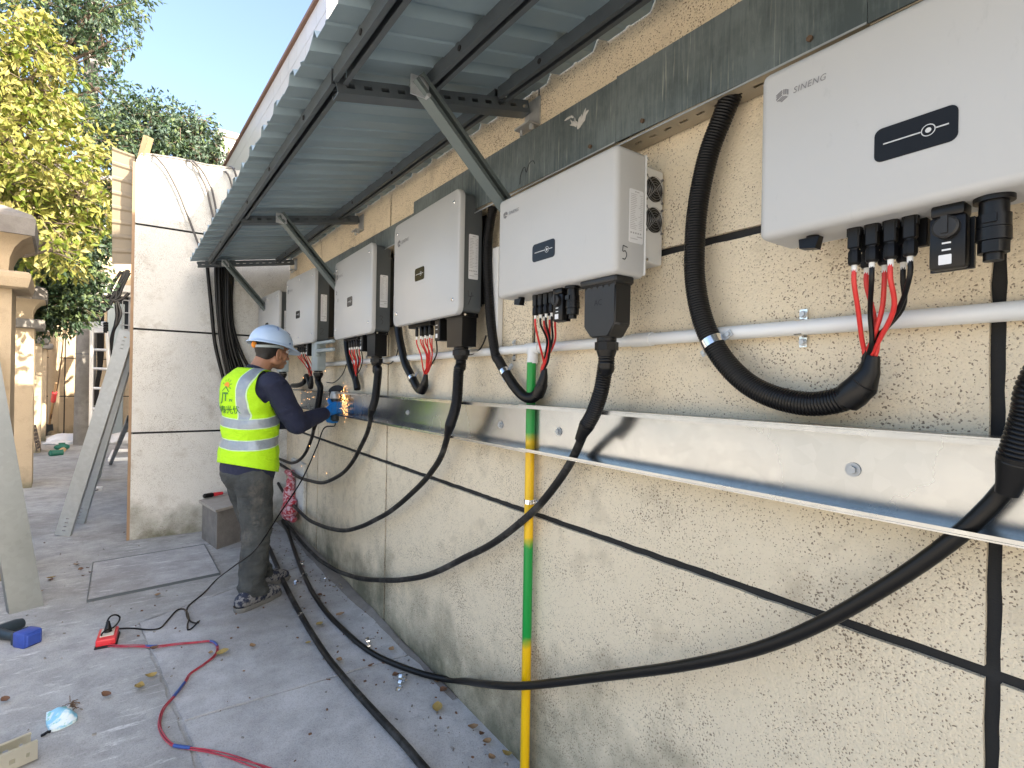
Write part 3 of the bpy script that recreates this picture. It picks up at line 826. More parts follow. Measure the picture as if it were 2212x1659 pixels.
    mb = MB(); mb.prism(rrect(.016, .015, .001, 2, sx-.002, -.084), 0, .0008, lambda u, v, d: (u, .0272+d, v)); mb.box((sx-.006, .0272, -.060), (sx+.005, .0278, -.0575)); mb.box((sx-.006, .0272, -.0705), (sx+.005, .0278, -.068)); mb.build('switch_print', MATS['paper_white'], sw_, smooth=0)
    qx = sx+.050
    mb = MB(); mb.cyl((qx, .045, .001), (qx, .045, -.007), .024, 24); mb.cyl((qx, .045, -.007), (qx, .045, -.026), .0175, 20); mb.cyl((qx, .045, -.026), (qx, .045, -.045), .020, 24)
    mb.cyl((qx, .045, -.046), (qx, .045, -.064), .0205, 24); mb.cyl((qx, .045, -.065), (qx, .045, -.082), .0185, 12); mb.cyl((qx, .045, -.082), (qx, .045, -.093), .012, 14); mb.box((qx-.008, .022, -.040), (qx+.008, .027, -.028))
    mb.build('signal_plug', MATS['black_satin'], t, smooth=30)
    ge = None
    if ac:
        c = w/2-.072; zz = .0
        mb = MB(); mb.rbox((c-.076, .012, -.020), (c+.062, .084, .002), .005, 2)
        for k in range(6): x = c-.06+k*.022; mb.add([(x, .014, -.018), (x+.010, .014, -.018), (x+.005, .014, -.030), (x, .022, -.018), (x+.010, .022, -.018), (x+.005, .022, -.030)], [(0,1,2),(3,5,4),(0,2,5,3),(1,4,5,2)])
        o = [(c-.062, -.018), (c+.056, -.018), (c+.055, -.125), (c+.030, -.158), (c-.034, -.158), (c-.062, -.128)]
        mb.prism(o, .018, .078, lambda u, v, d: (u, d, v)); cv = mb.build('connector_cover', MATS['black_grey'], t, smooth=30)
        bm = bmesh.new(); bm.from_mesh(cv.data); bmesh.ops.bevel(bm, geom=[e for e in bm.edges if len(e.link_faces) == 2 and e.calc_face_angle(0) > .5], offset=.003, segments=2, affect='EDGES'); bm.to_mesh(cv.data); bm.free()
        v, f = text_geo('AC', .022); mb = MB(); mb.add([(c-.006+p[0], .0174, -.066+p[1]) for p in v], f); mb.build('cover_lettering', MATS['black_plastic'], cv, smooth=0, fix=False)
        ge = L2W(t, (c-.002, .048, gland(t, c-.002, .048, -.158, .026)))
    return t, [L2W(t, e) for e in ends], ge
inv5, e5, g5 = box_inverter('white box inverter with two side fans and handwritten 5, left of the cropped nearest inverter', .97, 1.215, 1.708, .548, .332, digit='5')
inv6, e6, g6 = box_inverter('nearest and largest looking white inverter, cut off by the right edge of the photo', .97, .290, 1.706, .548, .322, ac=False)
# right-hand cable socket of the nearest inverter, outside the frame, where its power cable ends
g6 = gland(inv6, .205, .048, 0, .028); g6 = L2W(inv6, (.205, .048, g6))

# scribble on the tray cover over inverter 5
scr = kids(ut)[2]
mb = MB()
for st in DIG['m']: mb.tube(spline([(XL-.001, 1.47-u*.085, 2.165+v*.05) for u, v in st], .004), .0011, 5)
mb.build('marker_scribble', MATS['ink'], ut, True, smooth=60)

# ------------------------------------------------------------------ hoses, cables and wires
def along(pts, plane):
    out = []
    for i, p in enumerate(pts):
        x = plane if not isinstance(plane, (list, tuple)) else plane[0]+(plane[1]-plane[0])*i/(len(pts)-1)
        out.append(PX(p[0], p[1], x))
    return out
def hose_clamp(parent, c, axis, r, ears=True):
    """bright saddle clamp round a hose, its ears screwed to the wall"""
    axis = Vector(axis).normalized(); mb = MB()
    u = Vector((1,0,0)); u = (u-axis*u.dot(axis)).normalized(); v = axis.cross(u); hw = .010
    n = 18; vs = []; fs = []
    for k in range(n):
        a = 2*math.pi*k/n
        for rr in (r+.0004, r+.0026):
            for s in (-hw, hw): vs.append(Vector(c)+axis*s+(u*math.cos(a)+v*math.sin(a))*rr)
    for k in range(n):
        a = 4*k; b = 4*((k+1) % n)
        fs += [(a+2, a+3, b+3, b+2), (a, b, b+1, a+1), (a, a+2, b+2, b), (a+1, b+1, b+3, a+3)]
    mb.add(vs, fs)
    o = mb.build('clamp', MATS['chrome'], parent, True, smooth=40)
    if ears:
        mb = MB()
        for sg in (1, -1):
            p = Vector(c)+v*sg*(r+.010)+u*(r*.55); M = Matrix((( u.x, v.x, axis.x, p.x), (u.y, v.y, axis.y, p.y), (u.z, v.z, axis.z, p.z), (0,0,0,1)))
            mb.box((-.0012, -.012, -.008), (.0012, .012, .008), M); mb.cyl(M @ Vector((-.001, sg*.003, 0)), M @ Vector((-.007, sg*.003, 0)), .0055, 6)
        mb.build('clamp_ear', MATS['galvanised_dull'], o, True, smooth=30)
def wires(label, group, ends, tip, cols, seed, r=.0032, bulge=.02):
    t = thing('wire_bundle', label, 'wires', tuple(tip), group=group); rr = random.Random(seed); tip = Vector(tip)
    for k, e in enumerate(ends):
        e = Vector(e); q = tip+Vector((rr.uniform(-.006, .006), rr.uniform(-.008, .008), rr.uniform(.0, .02)))
        mid = e.lerp(q, .45)+Vector((rr.uniform(-.012, .006), (e.y-tip.y)*.28+rr.uniform(-bulge, bulge)*.6, 0)); m2 = e.lerp(q, .8)+Vector((rr.uniform(-.006, .006), (e.y-tip.y)*.10+rr.uniform(-.006, .006), 0))
        mb = MB(); mb.tube(spline([e+Vector((0,0,.004)), e+Vector((0,0,-.02)), mid, m2, q, q+Vector((0, 0, -.04))], .012), r, 8)
        mb.build('wire', MATS['red_wire' if cols[k % len(cols)] == 'r' else 'black_cable'], t, True, smooth=60)
    return t
def conduit(label, pts, r, plane, clamp=None, blob=True, smoothed=False):
    t = thing('corrugated_conduit', label, 'conduit', tuple(PX(*pts[-1], 1.09)), group='corrugated conduits bringing wires to the inverters')
    P = along(pts, plane); mb = MB()
    if smoothed: mb.tube(spline(P, .015), r, 14)
    else: ribbed(mb, P, r)
    mb.build('conduit_tube', MATS['black_satin'], t, True, smooth=35 if smoothed else 60)
    if blob:   # taped end
        a, b = P[-2], P[-1]; d = (b-a).normalized(); mb = MB(); rr = random.Random(len(label))
        c = [b-d*.05, b-d*.03, b-d*.008, b+d*.012+Vector((0,0,.012)), b+d*.018+Vector((0,0,.036))]
        mb.tube(c, [r*1.04, r*1.13, r*1.05, r*.72, r*.46], 14)
        o = mb.build('tape_wrap', MATS['black_satin'], t, True, smooth=50)
        for v in o.data.vertices: v.co += Vector((rr.uniform(-1,1), rr.uniform(-1,1), rr.uniform(-1,1)))*r*.07
        bmx = b+d*.010+Vector((0,0,.03))
    else: bmx = P[-1]
    if clamp is not None:
        s = spline(P, .01); k = int(len(s)*clamp); hose_clamp(t, s[k], s[k+1]-s[k-1], r)
    return bmx
GW = 'red and black wires under the inverters'
b6 = conduit('thick black ribbed conduit looping down from the upper tray in front of the nearest inverter', [(1590,182),(1562,250),(1530,335),(1508,440),(1500,540),(1503,620),(1521,700),(1556,768),(1606,822),(1665,855),(1740,872),(1805,866),(1848,846),(1868,826)], .0252, (1.12, 1.10), .62)
b5 = conduit('black ribbed conduit hanging between the inverters marked 4 and 5', [(1068,430),(1054,517),(1054,595),(1060,693),(1070,763),(1078,780),(1094,808),(1111,834),(1131,855),(1150,859),(1166,844),(1172,828)], .0195, 1.12, .72)
b4 = conduit('short black conduit bending to the wires of the inverter marked 4', [(858,640),(860,707),(866,745),(876,786),(889,812),(902,838),(912,842),(917,830)], .021, 1.12, .75, smoothed=True)
b3 = conduit('short black conduit under the inverter marked 3', [(749,690),(749,744),(757,791),(766,815),(771,833),(770,826)], .0205, 1.12, None, smoothed=True)
b2 = conduit('black conduit curving under the inverter marked 2 beside the helmet', [(632,833),(645,832),(656,826),(662,812),(668,826),(671,836),(672,826)], .020, 1.10, None, smoothed=True)
wires('thickest red and black wires, gathering into the big ribbed conduit under the nearest inverter', GW, e6, b6, 'rrrbrbbb'.replace('rrrb','rrbr'), 1, .0043)
wires('red and black wires under the inverter marked 5', GW, e5, b5, 'rrbrbrbb', 2, .0036)
wires('larger fan of mostly red wires ending at a short conduit with a bright clamp', GW, e4, b4, 'rrrrrrrb', 3, .0034)
wires('smaller fan of mostly red wires hanging just above and right of the grinder', GW, e3, b3, 'rrrrrrbb', 4, .0034)
wires('tangled red wires under the inverter marked 2', GW, e2, b2, 'rrrrrrbr', 5, .0034, .05)

GC = 'black power cables hanging from the inverters'
def power_cable(label, start, sleeve, cable, r=.0135, rs=.0225):
    t = thing('power_cable', label, 'cable', tuple(cable[-1]), group=GC)
    S = [Vector(start)+Vector((0,0,.012)), Vector(start)-Vector((0,0,.03))]+sleeve
    mb = MB(); ribbed(mb, S, rs, .0068, .0022, 16); mb.build('corrugated_sleeve', MATS['black_satin'], t, True, smooth=60)
    e = S[-1]; d = (S[-1]-S[-2]).normalized()
    mb = MB(); mb.tube([e-d*.01, e+d*.004, e+d*.03, e+d*.05], [rs+.001, rs*.96, r*1.25, r*1.02], 16); mb.build('tape_wrap', MATS['black_plastic'], t, True, smooth=40)
    mb = MB(); mb.tube([p+Vector((0, noise.noise(p*2.6)*.006, noise.noise(p*3.1+Vector((5,1,2)))*.007))*min(1, i/6) for i, p in enumerate(spline([e-d*.02]+cable, .03))], r, 12); o = mb.build('cable_jacket', MATS['dusty_cable' if r < .0139 else 'black_cable'], t, True, smooth=60)
    return t
def GZ(x, y, z=.018): return PG(x, y, z)
def CW(pts, x=1.11): return [PX(a, b, x) for a, b in pts]
power_cable('thick black cable sweeping across the whole lower wall from the nearest inverter', g6, [PX(2260, 800, 1.03), PX(2228, 900, 1.04), PX(2196, 1000, 1.05)],
  CW([(2176,1045),(2100,1126),(2000,1207),(1900,1274),(1800,1331),(1700,1376),(1600,1410),(1500,1433),(1400,1450),(1300,1464),(1200,1475),(1133,1480),(1060,1480)], 1.10)+[PG(980,1470,.05), GZ(900,1452,.03), GZ(830,1424), GZ(780,1395), GZ(740,1358), GZ(700,1316), GZ(670,1270), GZ(652,1232), GZ(637,1192), GZ(622,1150), GZ(610,1125)], .0140, .0245)
power_cable('black cable from the big dark connector cover, crossing the yellow upper part of the pipe', g5, CW([(1308,790),(1299,842),(1283,890),(1266,922)], 1.06),
  CW([(1240,985),(1205,1040),(1160,1097),(1110,1140),(1050,1180),(990,1213),(940,1236),(890,1250),(840,1254),(790,1250),(740,1238)], 1.105)+[PX(700,1216,1.08), GZ(672,1192,.06), PG(640,1157,.05), GZ(612,1122)], .0135, .0225)
power_cable('black cable hanging between worker and painted pipe, its bend at knee height', g4, CW([(991,800),(986,870),(972,920)], 1.055),
  CW([(955,980),(930,1020),(900,1055),(860,1090),(820,1118),(780,1137),(740,1146),(700,1138),(660,1117),(632,1088),(612,1062),(598,1040)], 1.09), .0135, .0225)
power_cable('black cable hanging right of the worker, its bend at his hip height', g3, CW([(817,800),(811,858),(804,885)], 1.06),
  CW([(795,930),(780,965),(760,1000),(735,1026),(700,1042),(670,1039),(640,1027),(622,1014),(600,1000)], 1.09), .0132, .0225)
power_cable('short black cable dropping from the grey box of the inverter marked 2', g2, CW([(692,840),(686,880),(680,915)], 1.03),
  CW([(672,950),(655,985),(630,1000),(600,990)], 1.08), .0132, .0225)
power_cable('short black cable dropping under the farthest inverter behind the worker', g1, CW([(612,850),(606,890)], .99), CW([(600,930),(590,965),(575,985)], 1.04), .0132, .0225)

def ground_cable(label, pts, r, mat='dusty_cable', bands=()):
    P = [GZ(x, y, r+.008) if len(p) == 2 else PG(x, y, p[2]) for p in pts for x, y in (p[:2],)]
    t = thing('loose_cable', label, 'cable', tuple(P[0])); s = spline(P, .03)
    mb = MB(); mb.tube(s, r, 10); mb.build('cable_jacket', MATS[mat], t, True, smooth=60)
    for b in bands:
        k = int(len(s)*b); mb = MB(); d = (s[k+1]-s[k-1]).normalized(); mb.cyl(s[k]-d*.008, s[k]+d*.008, r*1.18, 12); mb.build('band', MATS['chrome'], t, True)
    return t
ground_cable('black cable lying on the concrete from the photo bottom to the worker\'s feet', [(960,1706),(915,1657),(870,1604),(820,1550),(770,1495),(720,1436),(690,1394),(652,1332),(620,1272),(592,1208),(580,1180)], .0155, bands=(.52,))
# thin earth wires
for lab, pts in (('thin black earth wire looping down to the level pipe left of the ribbed conduit', [(1000,762),(1018,766),(1034,757),(1044,742),(1050,725)]), ('thin black earth wire looping between the two short smooth conduits', [(825,784),(842,786),(855,772),(860,752)]),
                 ('thin black earth wire looping beside the grey cable box of inverter 2', [(706,826),(722,826),(740,808),(750,780),(751,762)]), ('thin black earth wire beside the big connector cover of inverter 5', [(1342,660),(1352,672),(1357,690),(1353,708),(1347,716)])):
    P = along(pts, 1.13); mb = MB(); mb.tube(spline(P, .015), .0032, 7); tag(mb.build('earth_wire', MATS['black_cable'], smooth=60), lab, 'wire')

# ------------------------------------------------------------------ plastic pipes
pv = thing('white_pipe', 'white plastic pipe running level along the wall behind the hoses', 'pipe', (W-.03, 1, 1.55))
XP = W-.022
mb = MB(); mb.cyl((XP, -1.4, 1.553), (XP, 4.75, 1.549), .0165, 20); mb.build('pipe', MATS['pvc'], pv, True)
for y in (1.0, 2.75): mb = MB(); mb.cyl((XP, y-.035, 1.5515), (XP, y+.035, 1.5515), .0195, 20); mb.build('coupling', MATS['pvc'], pv, True)
YD = PX(1147, 850, 1.135).y
mb = MB(); mb.cyl((XP, YD-.04, 1.5515), (XP, YD+.04, 1.5515), .020, 20); mb.cyl((XP-.003, YD, 1.55), (XP-.003, YD, 1.497), .0198, 20); mb.build('tee', MATS['pvc'], pv, True)
for y in (PX(1727,705,XP).y, PX(1104,757,XP).y, 2.35, 3.3): 
    c = Vector((XP, y, 1.5515)); mb = MB()
    vs = []; fs = []; n = 16
    for k in range(n+1):
        a = -math.pi/2+math.pi*k/n
        for rr in (.0168, .0188):
            for s in (-.008, .008): vs.append((XP+.004-math.cos(a)*rr, y+s, 1.5515+math.sin(a)*rr))
    for k in range(n):
        a = 4*k; b = a+4; fs += [(a+2,a+3,b+3,b+2), (a,b,b+1,a+1), (a,a+2,b+2,b), (a+1,b+1,b+3,a+3)]
    mb.add(vs, fs)
    for sg in (1, -1):
        z = 1.5515+sg*.028; mb.box((W-.006, y-.008, z-.013), (W-.0025, y+.008, z+.013))
    cl = mb.build('saddle_clamp', MATS['chrome'], pv, True, smooth=40)
    for sg in (1, -1):
        z = 1.5515+sg*.030; mb = MB(); mb.cyl((W-.006, y, z), (W-.009, y, z), .008, 12); mb.cyl((W-.009, y, z), (W-.014, y, z), .0055, 6); mb.build('nut', MATS['galvanised_dull'], cl, True)
dp = thing('painted_downpipe', 'vertical pipe painted in green and yellow bands dropping down the wall to the ground', 'pipe', (1.135, YD, 0))
zc = [PX(1150, y, 1.135).z for y in (775, 950, 1172, 1396)]+[.035]
zc[1] = PX(1147, 945, 1.135).z
# sprayed bands: the colours run softly into each other
t = NT('pipe_paint'); zz = t.math('ADD', t.sep('Z'), t.math('MULTIPLY', t.math('SUBTRACT', t.noise(30, 2), .5), .03))
GR, YE = (.0,.27,.04), (.80,.48,.0)
st = []
for z, a, b in ((zc[3], YE, GR), (zc[2], GR, YE), (zc[1], YE, GR)): st += [((z-.018)/1.6, a), ((z+.018)/1.6, b)]
t.base(t.ramp(t.math('DIVIDE', zz, 1.6), *st)).rough(.3)
mb = MB(); mb.cyl((1.135, YD, .035), (1.135, YD, zc[0]), .0168, 20); mb.build('painted_length', MATS['pipe_paint'], dp, True)
mb = MB(); mb.cyl((1.135, YD, 1.500), (1.135, YD, zc[0]), .0169, 20); mb.build('white_end', MATS['pvc'], dp, True)
mb = MB(); z = PX(1140, 1082, 1.135).z; mb.cyl((1.135, YD, z-.008), (1.135, YD, z+.008), .0188, 20); mb.box((1.150, YD-.035, z-.008), (1.153, YD+.035, z+.008)); mb.cyl((1.15, YD-.027, z), (1.142, YD-.027, z), .005, 6); mb.build('pipe_clamp', MATS['chrome'], dp, True)
mb = MB(); p, q = PX(1071, 720, 1.145), PX(1071, 600, 1.145); mb.rbox((1.135, p.y-.022, p.z-.06), (W-.001, p.y+.022, q.z+.12), .003, 1)
tag(mb.build('trunking', MATS['pvc'], smooth=30), 'white vertical cable trunking behind the hose left of inverter 5', 'trunking')
# ------------------------------------------------------------------ the worker
FA = math.radians(66); MO = Vector((.525, 3.675, .007))
MF = Vector((math.sin(FA), math.cos(FA), 0)); MR = Vector((math.cos(FA), -math.sin(FA), 0))
def ml(r, f, z): return MO+MR*r+MF*f+Vector((0, 0, z))
MM = Matrix(((MR.x, MF.x, 0, MO.x), (MR.y, MF.y, 0, MO.y), (0, 0, 1, MO.z), (0, 0, 0, 1)))   # local (right, forward, up)

def capsule(mb, a, b, ra, rb, n=14):
    a, b = Vector(a), Vector(b)
    d = (b-a); L = d.length; d = d/L if L > 1e-6 else Vector((0,0,1))
    pts = []; rs = []
    for k in range(5): t = math.pi/2*(1-k/4); pts.append(a-d*ra*math.sin(t)); rs.append(max(ra*math.cos(t), ra*.02))
    for k in range(1, 4): pts.append(a.lerp(b, k/4)); rs.append(ra+(rb-ra)*k/4)
    for k in range(5): t = math.pi/2*k/4; pts.append(b+d*rb*math.sin(t)); rs.append(max(rb*math.cos(t), rb*.02))
    return mb.tube(pts, rs, n)
def ell(mb, c, r, tilt=0.0, yaw=0.0):
    M = Matrix.Translation(Vector(c)) @ Matrix.Rotation(yaw, 4, 'Z') @ Matrix.Rotation(tilt, 4, 'X')
    return mb.sphere((0,0,0), r, 18, 12, M)
def fuse(mb, voxel, smooth_n=6, factor=.5, noise_fn=None, M=MM):
    me = bpy.data.meshes.new('t'); me.from_pydata(mb.v, [], mb.f)
    bm = bmesh.new(); bm.from_mesh(me); bmesh.ops.recalc_face_normals(bm, faces=bm.faces); bm.to_mesh(me); bm.free()
    o = bpy.data.objects.new('t', me); COL.objects.link(o)
    m = o.modifiers.new('r', 'REMESH'); m.mode = 'VOXEL'; m.voxel_size = voxel
    s = o.modifiers.new('s', 'SMOOTH'); s.factor = factor; s.iterations = smooth_n
    dg = bpy.context.evaluated_depsgraph_get(); dg.update()
    res = bpy.data.meshes.new_from_object(o.evaluated_get(dg))
    bpy.data.objects.remove(o); bpy.data.meshes.remove(me)
    if noise_fn:
        no = [v.normal.copy() for v in res.vertices]
        for v, n_ in zip(res.vertices, no): v.co += n_*noise_fn(v.co)
    res.transform(M)
    return res
def cut(me, planes):
    """keep the side the normal points away from; planes in world space"""
    bm = bmesh.new(); bm.from_mesh(me)
    for co, no in planes: bmesh.ops.bisect_plane(bm, geom=bm.verts[:]+bm.edges[:]+bm.faces[:], plane_co=co, plane_no=no, clear_outer=True)
    bm.to_mesh(me); bm.free(); return me
def shell_offset(me, d):
    bm = bmesh.new(); bm.from_mesh(me); bm.normal_update()
    for v in bm.verts: v.co += v.normal*d
    bm.to_mesh(me); bm.free(); return me
def put(name, me, mat, parent, smooth=60):
    me.materials.clear(); me.materials.append(mat)
    return link(name, me, parent, True, smooth)

t = NT('skin'); c = t.mix(t.noise(28, 4), (.33,.165,.095), (.42,.22,.13)); t.base(c).rough(.5); t.p.inputs['Subsurface Weight'].default_value = .08; t.p.inputs['Subsurface Radius'].default_value = (.01,.004,.002)
plain('hair', (.012,.011,.010), .6, bump=.5, bscale=500)
t = NT('hivis'); n_ = t.noise(60, 3); t.base(t.mix(n_, (.42,.78,.0), (.50,.88,.005))).rough(.7); t.bump(t.math('ADD', t.noise(14, 5, .6, t.mapped((1,1,2.2)), 1.2), t.math('MULTIPLY', t.noise(420, 2), .1)), .45, .02)
t = NT('reflective'); t.base(t.mix(t.noise(35, 4), (.25,.29,.33), (.36,.41,.45))).rough(.42).metal(.35); t.bump(t.noise(38, 3, .5, None, 1), .35, .008)
t = NT('navy'); t.base(t.mix(t.noise(12, 4), (.010,.014,.038), (.018,.023,.055))).rough(.85); t.bump(t.noise(16, 5, .6, None, 1.5), .5, .02)
t = NT('work_trousers'); c = t.mix(t.ramp(t.noise(7, 6, .6), (.35, 0.0), (.68, 1.0)), (.026,.030,.031), (.070,.076,.073)); c = t.mix(t.ramp(t.noise(5, 7, .7, t.mapped((1,1,.6))), (.58, 0.0), (.72, .7)), c, (.16,.145,.12)); t.base(c).rough(.85); t.bump(t.noise(15, 4, .55, t.mapped((1,1,1.8)), 2), .6, .02)
t = NT('shoe_cloth'); t.base(t.mix(t.ramp(t.noise(34, 5, .7), (.46, 0.0), (.54, 1.0)), (.016,.022,.045), (.20,.20,.20))).rough(.85)
plain('shoe_sole', (.14,.14,.13), .8)
plain('helmet_white', (.50,.65,.86), .28, 0, .02, 4)
plain('glove_blue', (.0,.16,.52), .5, 0, .2, 40, .3, 200)
plain('logo_orange', (.80,.27,.02), .6)
plain('logo_green', (.05,.22,.03), .6)
plain('hivis_trim', (.62,.85,.45), .6)

person = thing('person', 'worker in white helmet and yellow-green safety vest cutting a metal tray', 'person', tuple(MO))
SH_R, EL_R, WR_R = (.190,.045,1.385), (.228,.195,1.135), (.200,.445,1.195)
SH_L, EL_L, WR_L = (-.185,.10,1.38), (-.20,.30,1.12), (.0,.47,1.145)
HEAD = (.01,.155,1.60)
# body: one continuous figure
mb = MB()
ell(mb, (0,.0,1.28), (.150,.095,.17)); ell(mb, (0,.0,1.0), (.145,.095,.2)); capsule(mb, (0,.035,1.40), (0,.105,1.53), .068, .062)
capsule(mb, SH_R, EL_R, .045, .038); capsule(mb, EL_R, WR_R, .036, .026); capsule(mb, SH_L, EL_L, .045, .038); capsule(mb, EL_L, WR_L, .036, .026)
capsule(mb, (.1,.03,1.37), SH_R, .06, .05); capsule(mb, (-.1,.05,1.37), SH_L, .06, .05)
for s, kn, an in ((1, (.10,.03,.50), (.09,-.02,.10)), (-1, (-.12,.16,.50), (-.16,.20,.10))): capsule(mb, (.085*s,0,.90), kn, .075, .05); capsule(mb, kn, an, .05, .036)
hx, hy, hz = HEAD
ell(mb, (hx,hy-.012,hz+.035), (.074,.094,.092), -.2); ell(mb, (hx,hy+.035,hz-.035), (.058,.062,.075), -.25); ell(mb, (hx,hy+.055,hz-.088), (.036,.034,.028)); ell(mb, (hx,hy+.02,hz-.075), (.050,.06,.030), .2)
ell(mb, (hx,hy+.103,hz-.022), (.014,.020,.030), -.3); ell(mb, (hx,hy+.116,hz-.042), (.018,.014,.013)); ell(mb, (hx,hy+.085,hz+.022), (.052,.020,.012))
for s in (1, -1):
    ell(mb, (hx+s*.040,hy+.062,hz-.032), (.022,.024,.022)); ell(mb, (hx+s*.060,hy+.0,hz-.060), (.016,.04,.030))
ell(mb, (hx,hy+.096,hz-.066), (.024,.012,.006)); ell(mb, (hx,hy+.093,hz-.076), (.022,.012,.007))
body = put('body', fuse(mb, .0062, 5), MATS['skin'], person)
# ears
for s in (1, -1):
    mb = MB(); M = Matrix.Translation(Vector((hx+s*.079, hy-.006, hz-.020))) @ Matrix.Rotation(s*.35, 4, 'Z') @ Matrix.Rotation(-.25, 4, 'X')
    ring = [((.004*s), .020*math.cos(a), .032*math.sin(a)) for a in [math.pi*2*k/20 for k in range(21)]]
    mb.tube([M @ Vector(p) for p in ring], .0062, 8); mb.sphere((0,0,0), (.006,.017,.028), 12, 8, M); mb.sphere((0,.006,-.030), (.007,.009,.010), 10, 6, M)
    put('ear', fuse(mb, .0028, 3), MATS['skin'], person)
    mb = MB(); e = (hx+s*.031, hy+.094, hz+.004); mb.sphere(e, .0105, 12, 8); me = bpy.data.meshes.new('e'); me.from_pydata([MM @ Vector(p) for p in mb.v], [], mb.f); put('eye', me, MATS['paper_white'], person)
    mb = MB(); mb.sphere((e[0]+s*.001, e[1]+.0068, e[2]-.002), .0055, 10, 6); me = bpy.data.meshes.new('e'); me.from_pydata([MM @ Vector(p) for p in mb.v], [], mb.f); put('pupil', me, MATS['ink'], person)
    mb = MB(); capsule(mb, (hx+s*.014, hy+.102, hz+.024), (hx+s*.050, hy+.088, hz+.024), .0042, .003); me = bpy.data.meshes.new('e'); me.from_pydata([MM @ Vector(p) for p in mb.v], [], mb.f); put('eyebrow', me, MATS['hair'], person)
mb = MB(); ell(mb, (hx,hy-.024,hz+.030), (.0775,.088,.094), -.2); ell(mb, (hx,hy-.058,hz-.030), (.056,.042,.050))
hair = put('hair', cut(fuse(mb, .006, 4), [(ml(hx, hy+.045, hz+.02), (MF*1.0+Vector((0,0,-.35))).normalized()), (ml(0, hy-.05, hz-.062), Vector((0,0,-1))+MF*.8)]), MATS['hair'], person)
# helmet
mb = MB(); prof = []
HM = MM @ Matrix.Translation(Vector((hx, hy-.008, hz+.043))) @ Matrix.Rotation(-.17, 4, 'X') @ Matrix.Scale(1.07, 4)
def helm(rx, ryf, ryb, h, z0=0, n=36, m=12):
    vs = []; fs = []
    for i in range(m):
        th = math.pi/2*i/m
        k = math.cos(th)**.80; zz = z0+h*math.sin(th)
        for j in range(n):
            a = 2*math.pi*j/n; sy = math.sin(a); ry = ryf if sy > 0 else ryb
            vs.append((rx*k*math.cos(a), ry*k*sy, zz))
    vs.append((0,0,z0+h)); L = len(vs)-1
    for i in range(m-1):
        for j in range(n): a = i*n+j; b = i*n+(j+1) % n; fs.append((a, b, b+n, a+n))
    for j in range(n): fs.append(((m-1)*n+j, (m-1)*n+(j+1) % n, L))
    return vs, fs
v, f = helm(.112, .136, .132, .118)
mb.add(v, f)
n = 48; vs = []; fs = []   # brim: longer over the brow
for j in range(n):
    a = 2*math.pi*j/n; s = max(0, math.sin(a)); ex = .012+.052*s**3.0
    cx_, sy_ = math.cos(a), math.sin(a); ry = .136 if sy_ > 0 else .132
    dz = -.012*s**2-.004
    for e, z in ((0, .010), (ex*.6, .004+dz*.5), (ex, dz), (ex-.002, dz-.004), (ex*.5, dz*.5-.003), (-.003, .003)):
        vs.append(((.112+e)*cx_, (ry+e)*sy_, z))
for j in range(n):
    for k in range(6):
        a = j*6+k; b = ((j+1) % n)*6+k; a2 = j*6+(k+1) % 6; b2 = ((j+1) % n)*6+(k+1) % 6
        fs.append((a, b, b2, a2))
mb.add(vs, fs)
# raised crown ridge from front to back
rid = [(0, .128*math.cos(q), .118*math.sin(q)+.001) for q in [math.radians(38+ k*8) for k in range(14)]]
for s in (-1, 0, 1):
    mb.tube([(s*.022*max(0, math.sin(math.pi*k/13))**.5, p[1], p[2]-.006+.0025*(s == 0)-abs(s)*.002) for k, p in enumerate(rid)], [.002+.009*math.sin(math.pi*k/13) for k in range(14)], 10)
me = bpy.data.meshes.new('h'); me.from_pydata([HM @ Vector(p) for p in mb.v], [], mb.f)
bm = bmesh.new(); bm.from_mesh(me); bmesh.ops.recalc_face_normals(bm, faces=bm.faces); bm.to_mesh(me); bm.free()
helmet = put('helmet', me, MATS['helmet_white'], person, 50)
mb = MB()
for s in (1,):
    for k, (a, e) in enumerate(((8,48),(8,55),(8,62),(62,44),(66,50),(70,56))):
        A, E_ = math.radians(a-20), math.radians(e); kk = math.cos(E_)**.80
        c = Vector((.112*kk*math.cos(A), (.136 if math.sin(A) > 0 else .132)*kk*math.sin(A), .118*math.sin(E_))); mb.sphere(HM @ (c*1.0), (.0055,.0055,.0028), 8, 5)
for a in (25,):
    A = math.radians(a); mb.sphere(HM @ Vector((.113*math.cos(A), .135*math.sin(A), .020)), .005, 8, 5)
tag(mb.build('helmet_vent', MATS['plastic_blue'], helmet, True), kind='stuff')
mb = MB(); st = [(.080*math.cos(a), (.092 if math.sin(a) > 0 else .100)*math.sin(a)-.004, -.012-.018*max(0, -math.sin(a))) for a in [math.radians(200+k*10) for k in range(20)]]
st = [HM @ Vector(p) for p in st]
vs = []; fs = []
for p in st: vs += [p+Vector((0,0,-.008)), p+Vector((0,0,.008))]
for i in range(len(st)-1): a = 2*i; fs.append((a, a+2, a+3, a+1))
mb.add(vs, fs); mb.build('helmet_strap', MATS['grey_blue_coat'], helmet, True)
mb = MB(); mb.sphere(HM @ Vector((0,-.108,-.022)), (.016,.010,.022), 12, 8); mb.build('adjuster_knob', MATS['logo_orange'], helmet, True)

def folds(amp, fz, seed, damp=None):
    o = Vector((seed*3.1, seed*1.7, seed*.9))
    def fn(p):
        q = Vector((p.x*7, p.y*7, p.z*fz))+o
        w = noise.noise(q)*1.0+.5*noise.noise(q*2.3)
        rdg = 1-abs(noise.noise(Vector((p.x*9, p.y*9, p.z*fz*1.4))+o*2))*2
        return amp*(w*.7+rdg*.5)*(damp(p) if damp else 1)
    return fn
